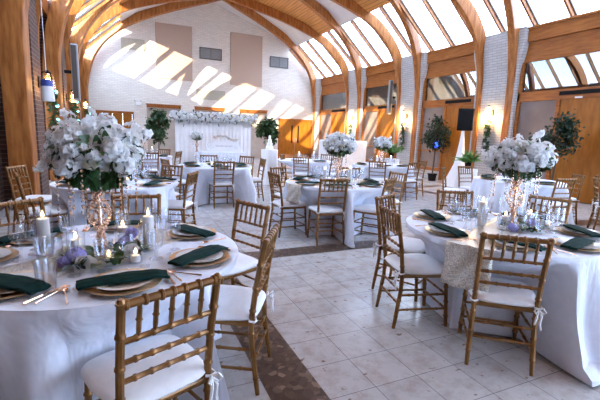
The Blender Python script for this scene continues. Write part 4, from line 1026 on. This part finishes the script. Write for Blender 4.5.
for i in range(96):
    x = -1.62 + 3.24 * (i + .5) / 96; a = i * 2.4; d = (0, -abs(math.cos(a)) - .25, math.sin(a)); obj_me('bloom', BM[('ruffle0', 'hyd0', 'whiterose', 'ruffle1')[i % 4]], fg, (x, d[1] * .13, d[2] * .13 + .02), d, a, 1.25)
# sweetheart table
hx, hy = 3.15, 13.7
MB0 = MB(); n = 160; per = []
for k in range(n):
    t = 4 * k / n; q = t % 1; s = int(t)
    per.append([(-.75 + 1.5 * q, -.35), (.75, -.35 + .7 * q), (.75 - 1.5 * q, .35), (-.75, .35 - .7 * q)][s])
vs = []
for z, e in ((.762, 0), (.755, .005), (.5, .02), (.02, .05)):
    for k, (x, y) in enumerate(per): f = 1 + e + e * .8 * math.sin(k * 1.9); vs.append((x * (1 + (f - 1) * .6), y * (1 + (f - 1) * 1.5), z))
MB0.add(vs, [list(range(n))] + [[i * n + k, (i + 1) * n + k, (i + 1) * n + (k + 1) % n, i * n + (k + 1) % n] for i in range(3) for k in range(n)])
tag(MB0.build('sweetheart_table', 'cloth', loc=(hx, hy, 0)), 'white clothed sweetheart table before the draped backdrop', 'table')
sg = empty('arched_sign', (hx + .1, hy + .02, ZT)); tag(sg, 'white arched sign with fine grey script and leaf sprays', 'sign')
poly = [(-.62, 0)] + [(.62 * math.cos(PI - PI * k / 16) * (1), .16 + .22 * math.sin(PI * k / 16)) for k in range(17)] + [(.62, 0)]
MB().prism(poly, 'y', -.012, .012).build('board', 'china', sg, smooth=False)
w_ = MB(); pts = [(-.30 + .6 * k / 60, -.016, .20 + .018 * math.sin(k * 1.25) * (1 + .5 * math.sin(k * .37))) for k in range(61)]
w_.tube(pts, .005, 5); w_.build('script', 'greymetal', sg)
lf = MB()
for sx in (-1, 1):
    for i in range(26): petal(lf, Matrix.Translation((sx * (.36 + .2 * rd.random()), -.02, .08 + .16 * rd.random())) @ Matrix.Rotation(rd.uniform(0, 6.28), 4, 'Y') @ Matrix.Rotation(.2, 4, 'X'), .08, .02, .1, 2, 1)
lf.build('leaf_spray', 'leaf', sg)
fa = empty('flower_arrangement', (hx + .1, hy - .02, ZT)); tag(fa, 'cream and blush flowers with gold foliage sweeping over arched sign', 'flowers')
for i in range(26):
    t = i / 25; obj_me('bloom', BM[('peach', 'rose', 'ruffle0')[i % 3]], fa, (-.35 + .8 * t, -.03, .40 + .22 * math.sin(PI * min(1, (1 - t) * .9)) * (1 - t) + rd.uniform(-.04, .04)), (0, -1, .4), i, 1.0)
c8 = copy_tree(c2); c8.location = (2.30, 13.65, ZT - .06); c8.scale = (.88, .88, .92); tag(c8, 'tall white flower centerpiece at left of the sweetheart table', 'centerpiece')
c8.location.z = ZT
# white clothed buffet near the back right
q = MB(); q.box(-.9, -.35, 0, .9, .35, 1.28); 
tag(q.build('buffet_table', 'sheer', loc=(8.0, 13.6, 0), smooth=False, mods=[bevel(.03, 2)]), 'white draped tall bar table in front of right wall piers', 'table')
ub = empty('photo_frame', (7.6, 13.5, 1.285)); tag(ub, 'small dark square frame standing on the draped bar table', 'picture frame')
MB().box(-.12, -.01, 0, .12, .01, .2).build('frame', 'dark', ub, smooth=False); MB().box(-.09, -.014, .03, .09, -.009, .17).build('picture', 'panel', ub, smooth=False)
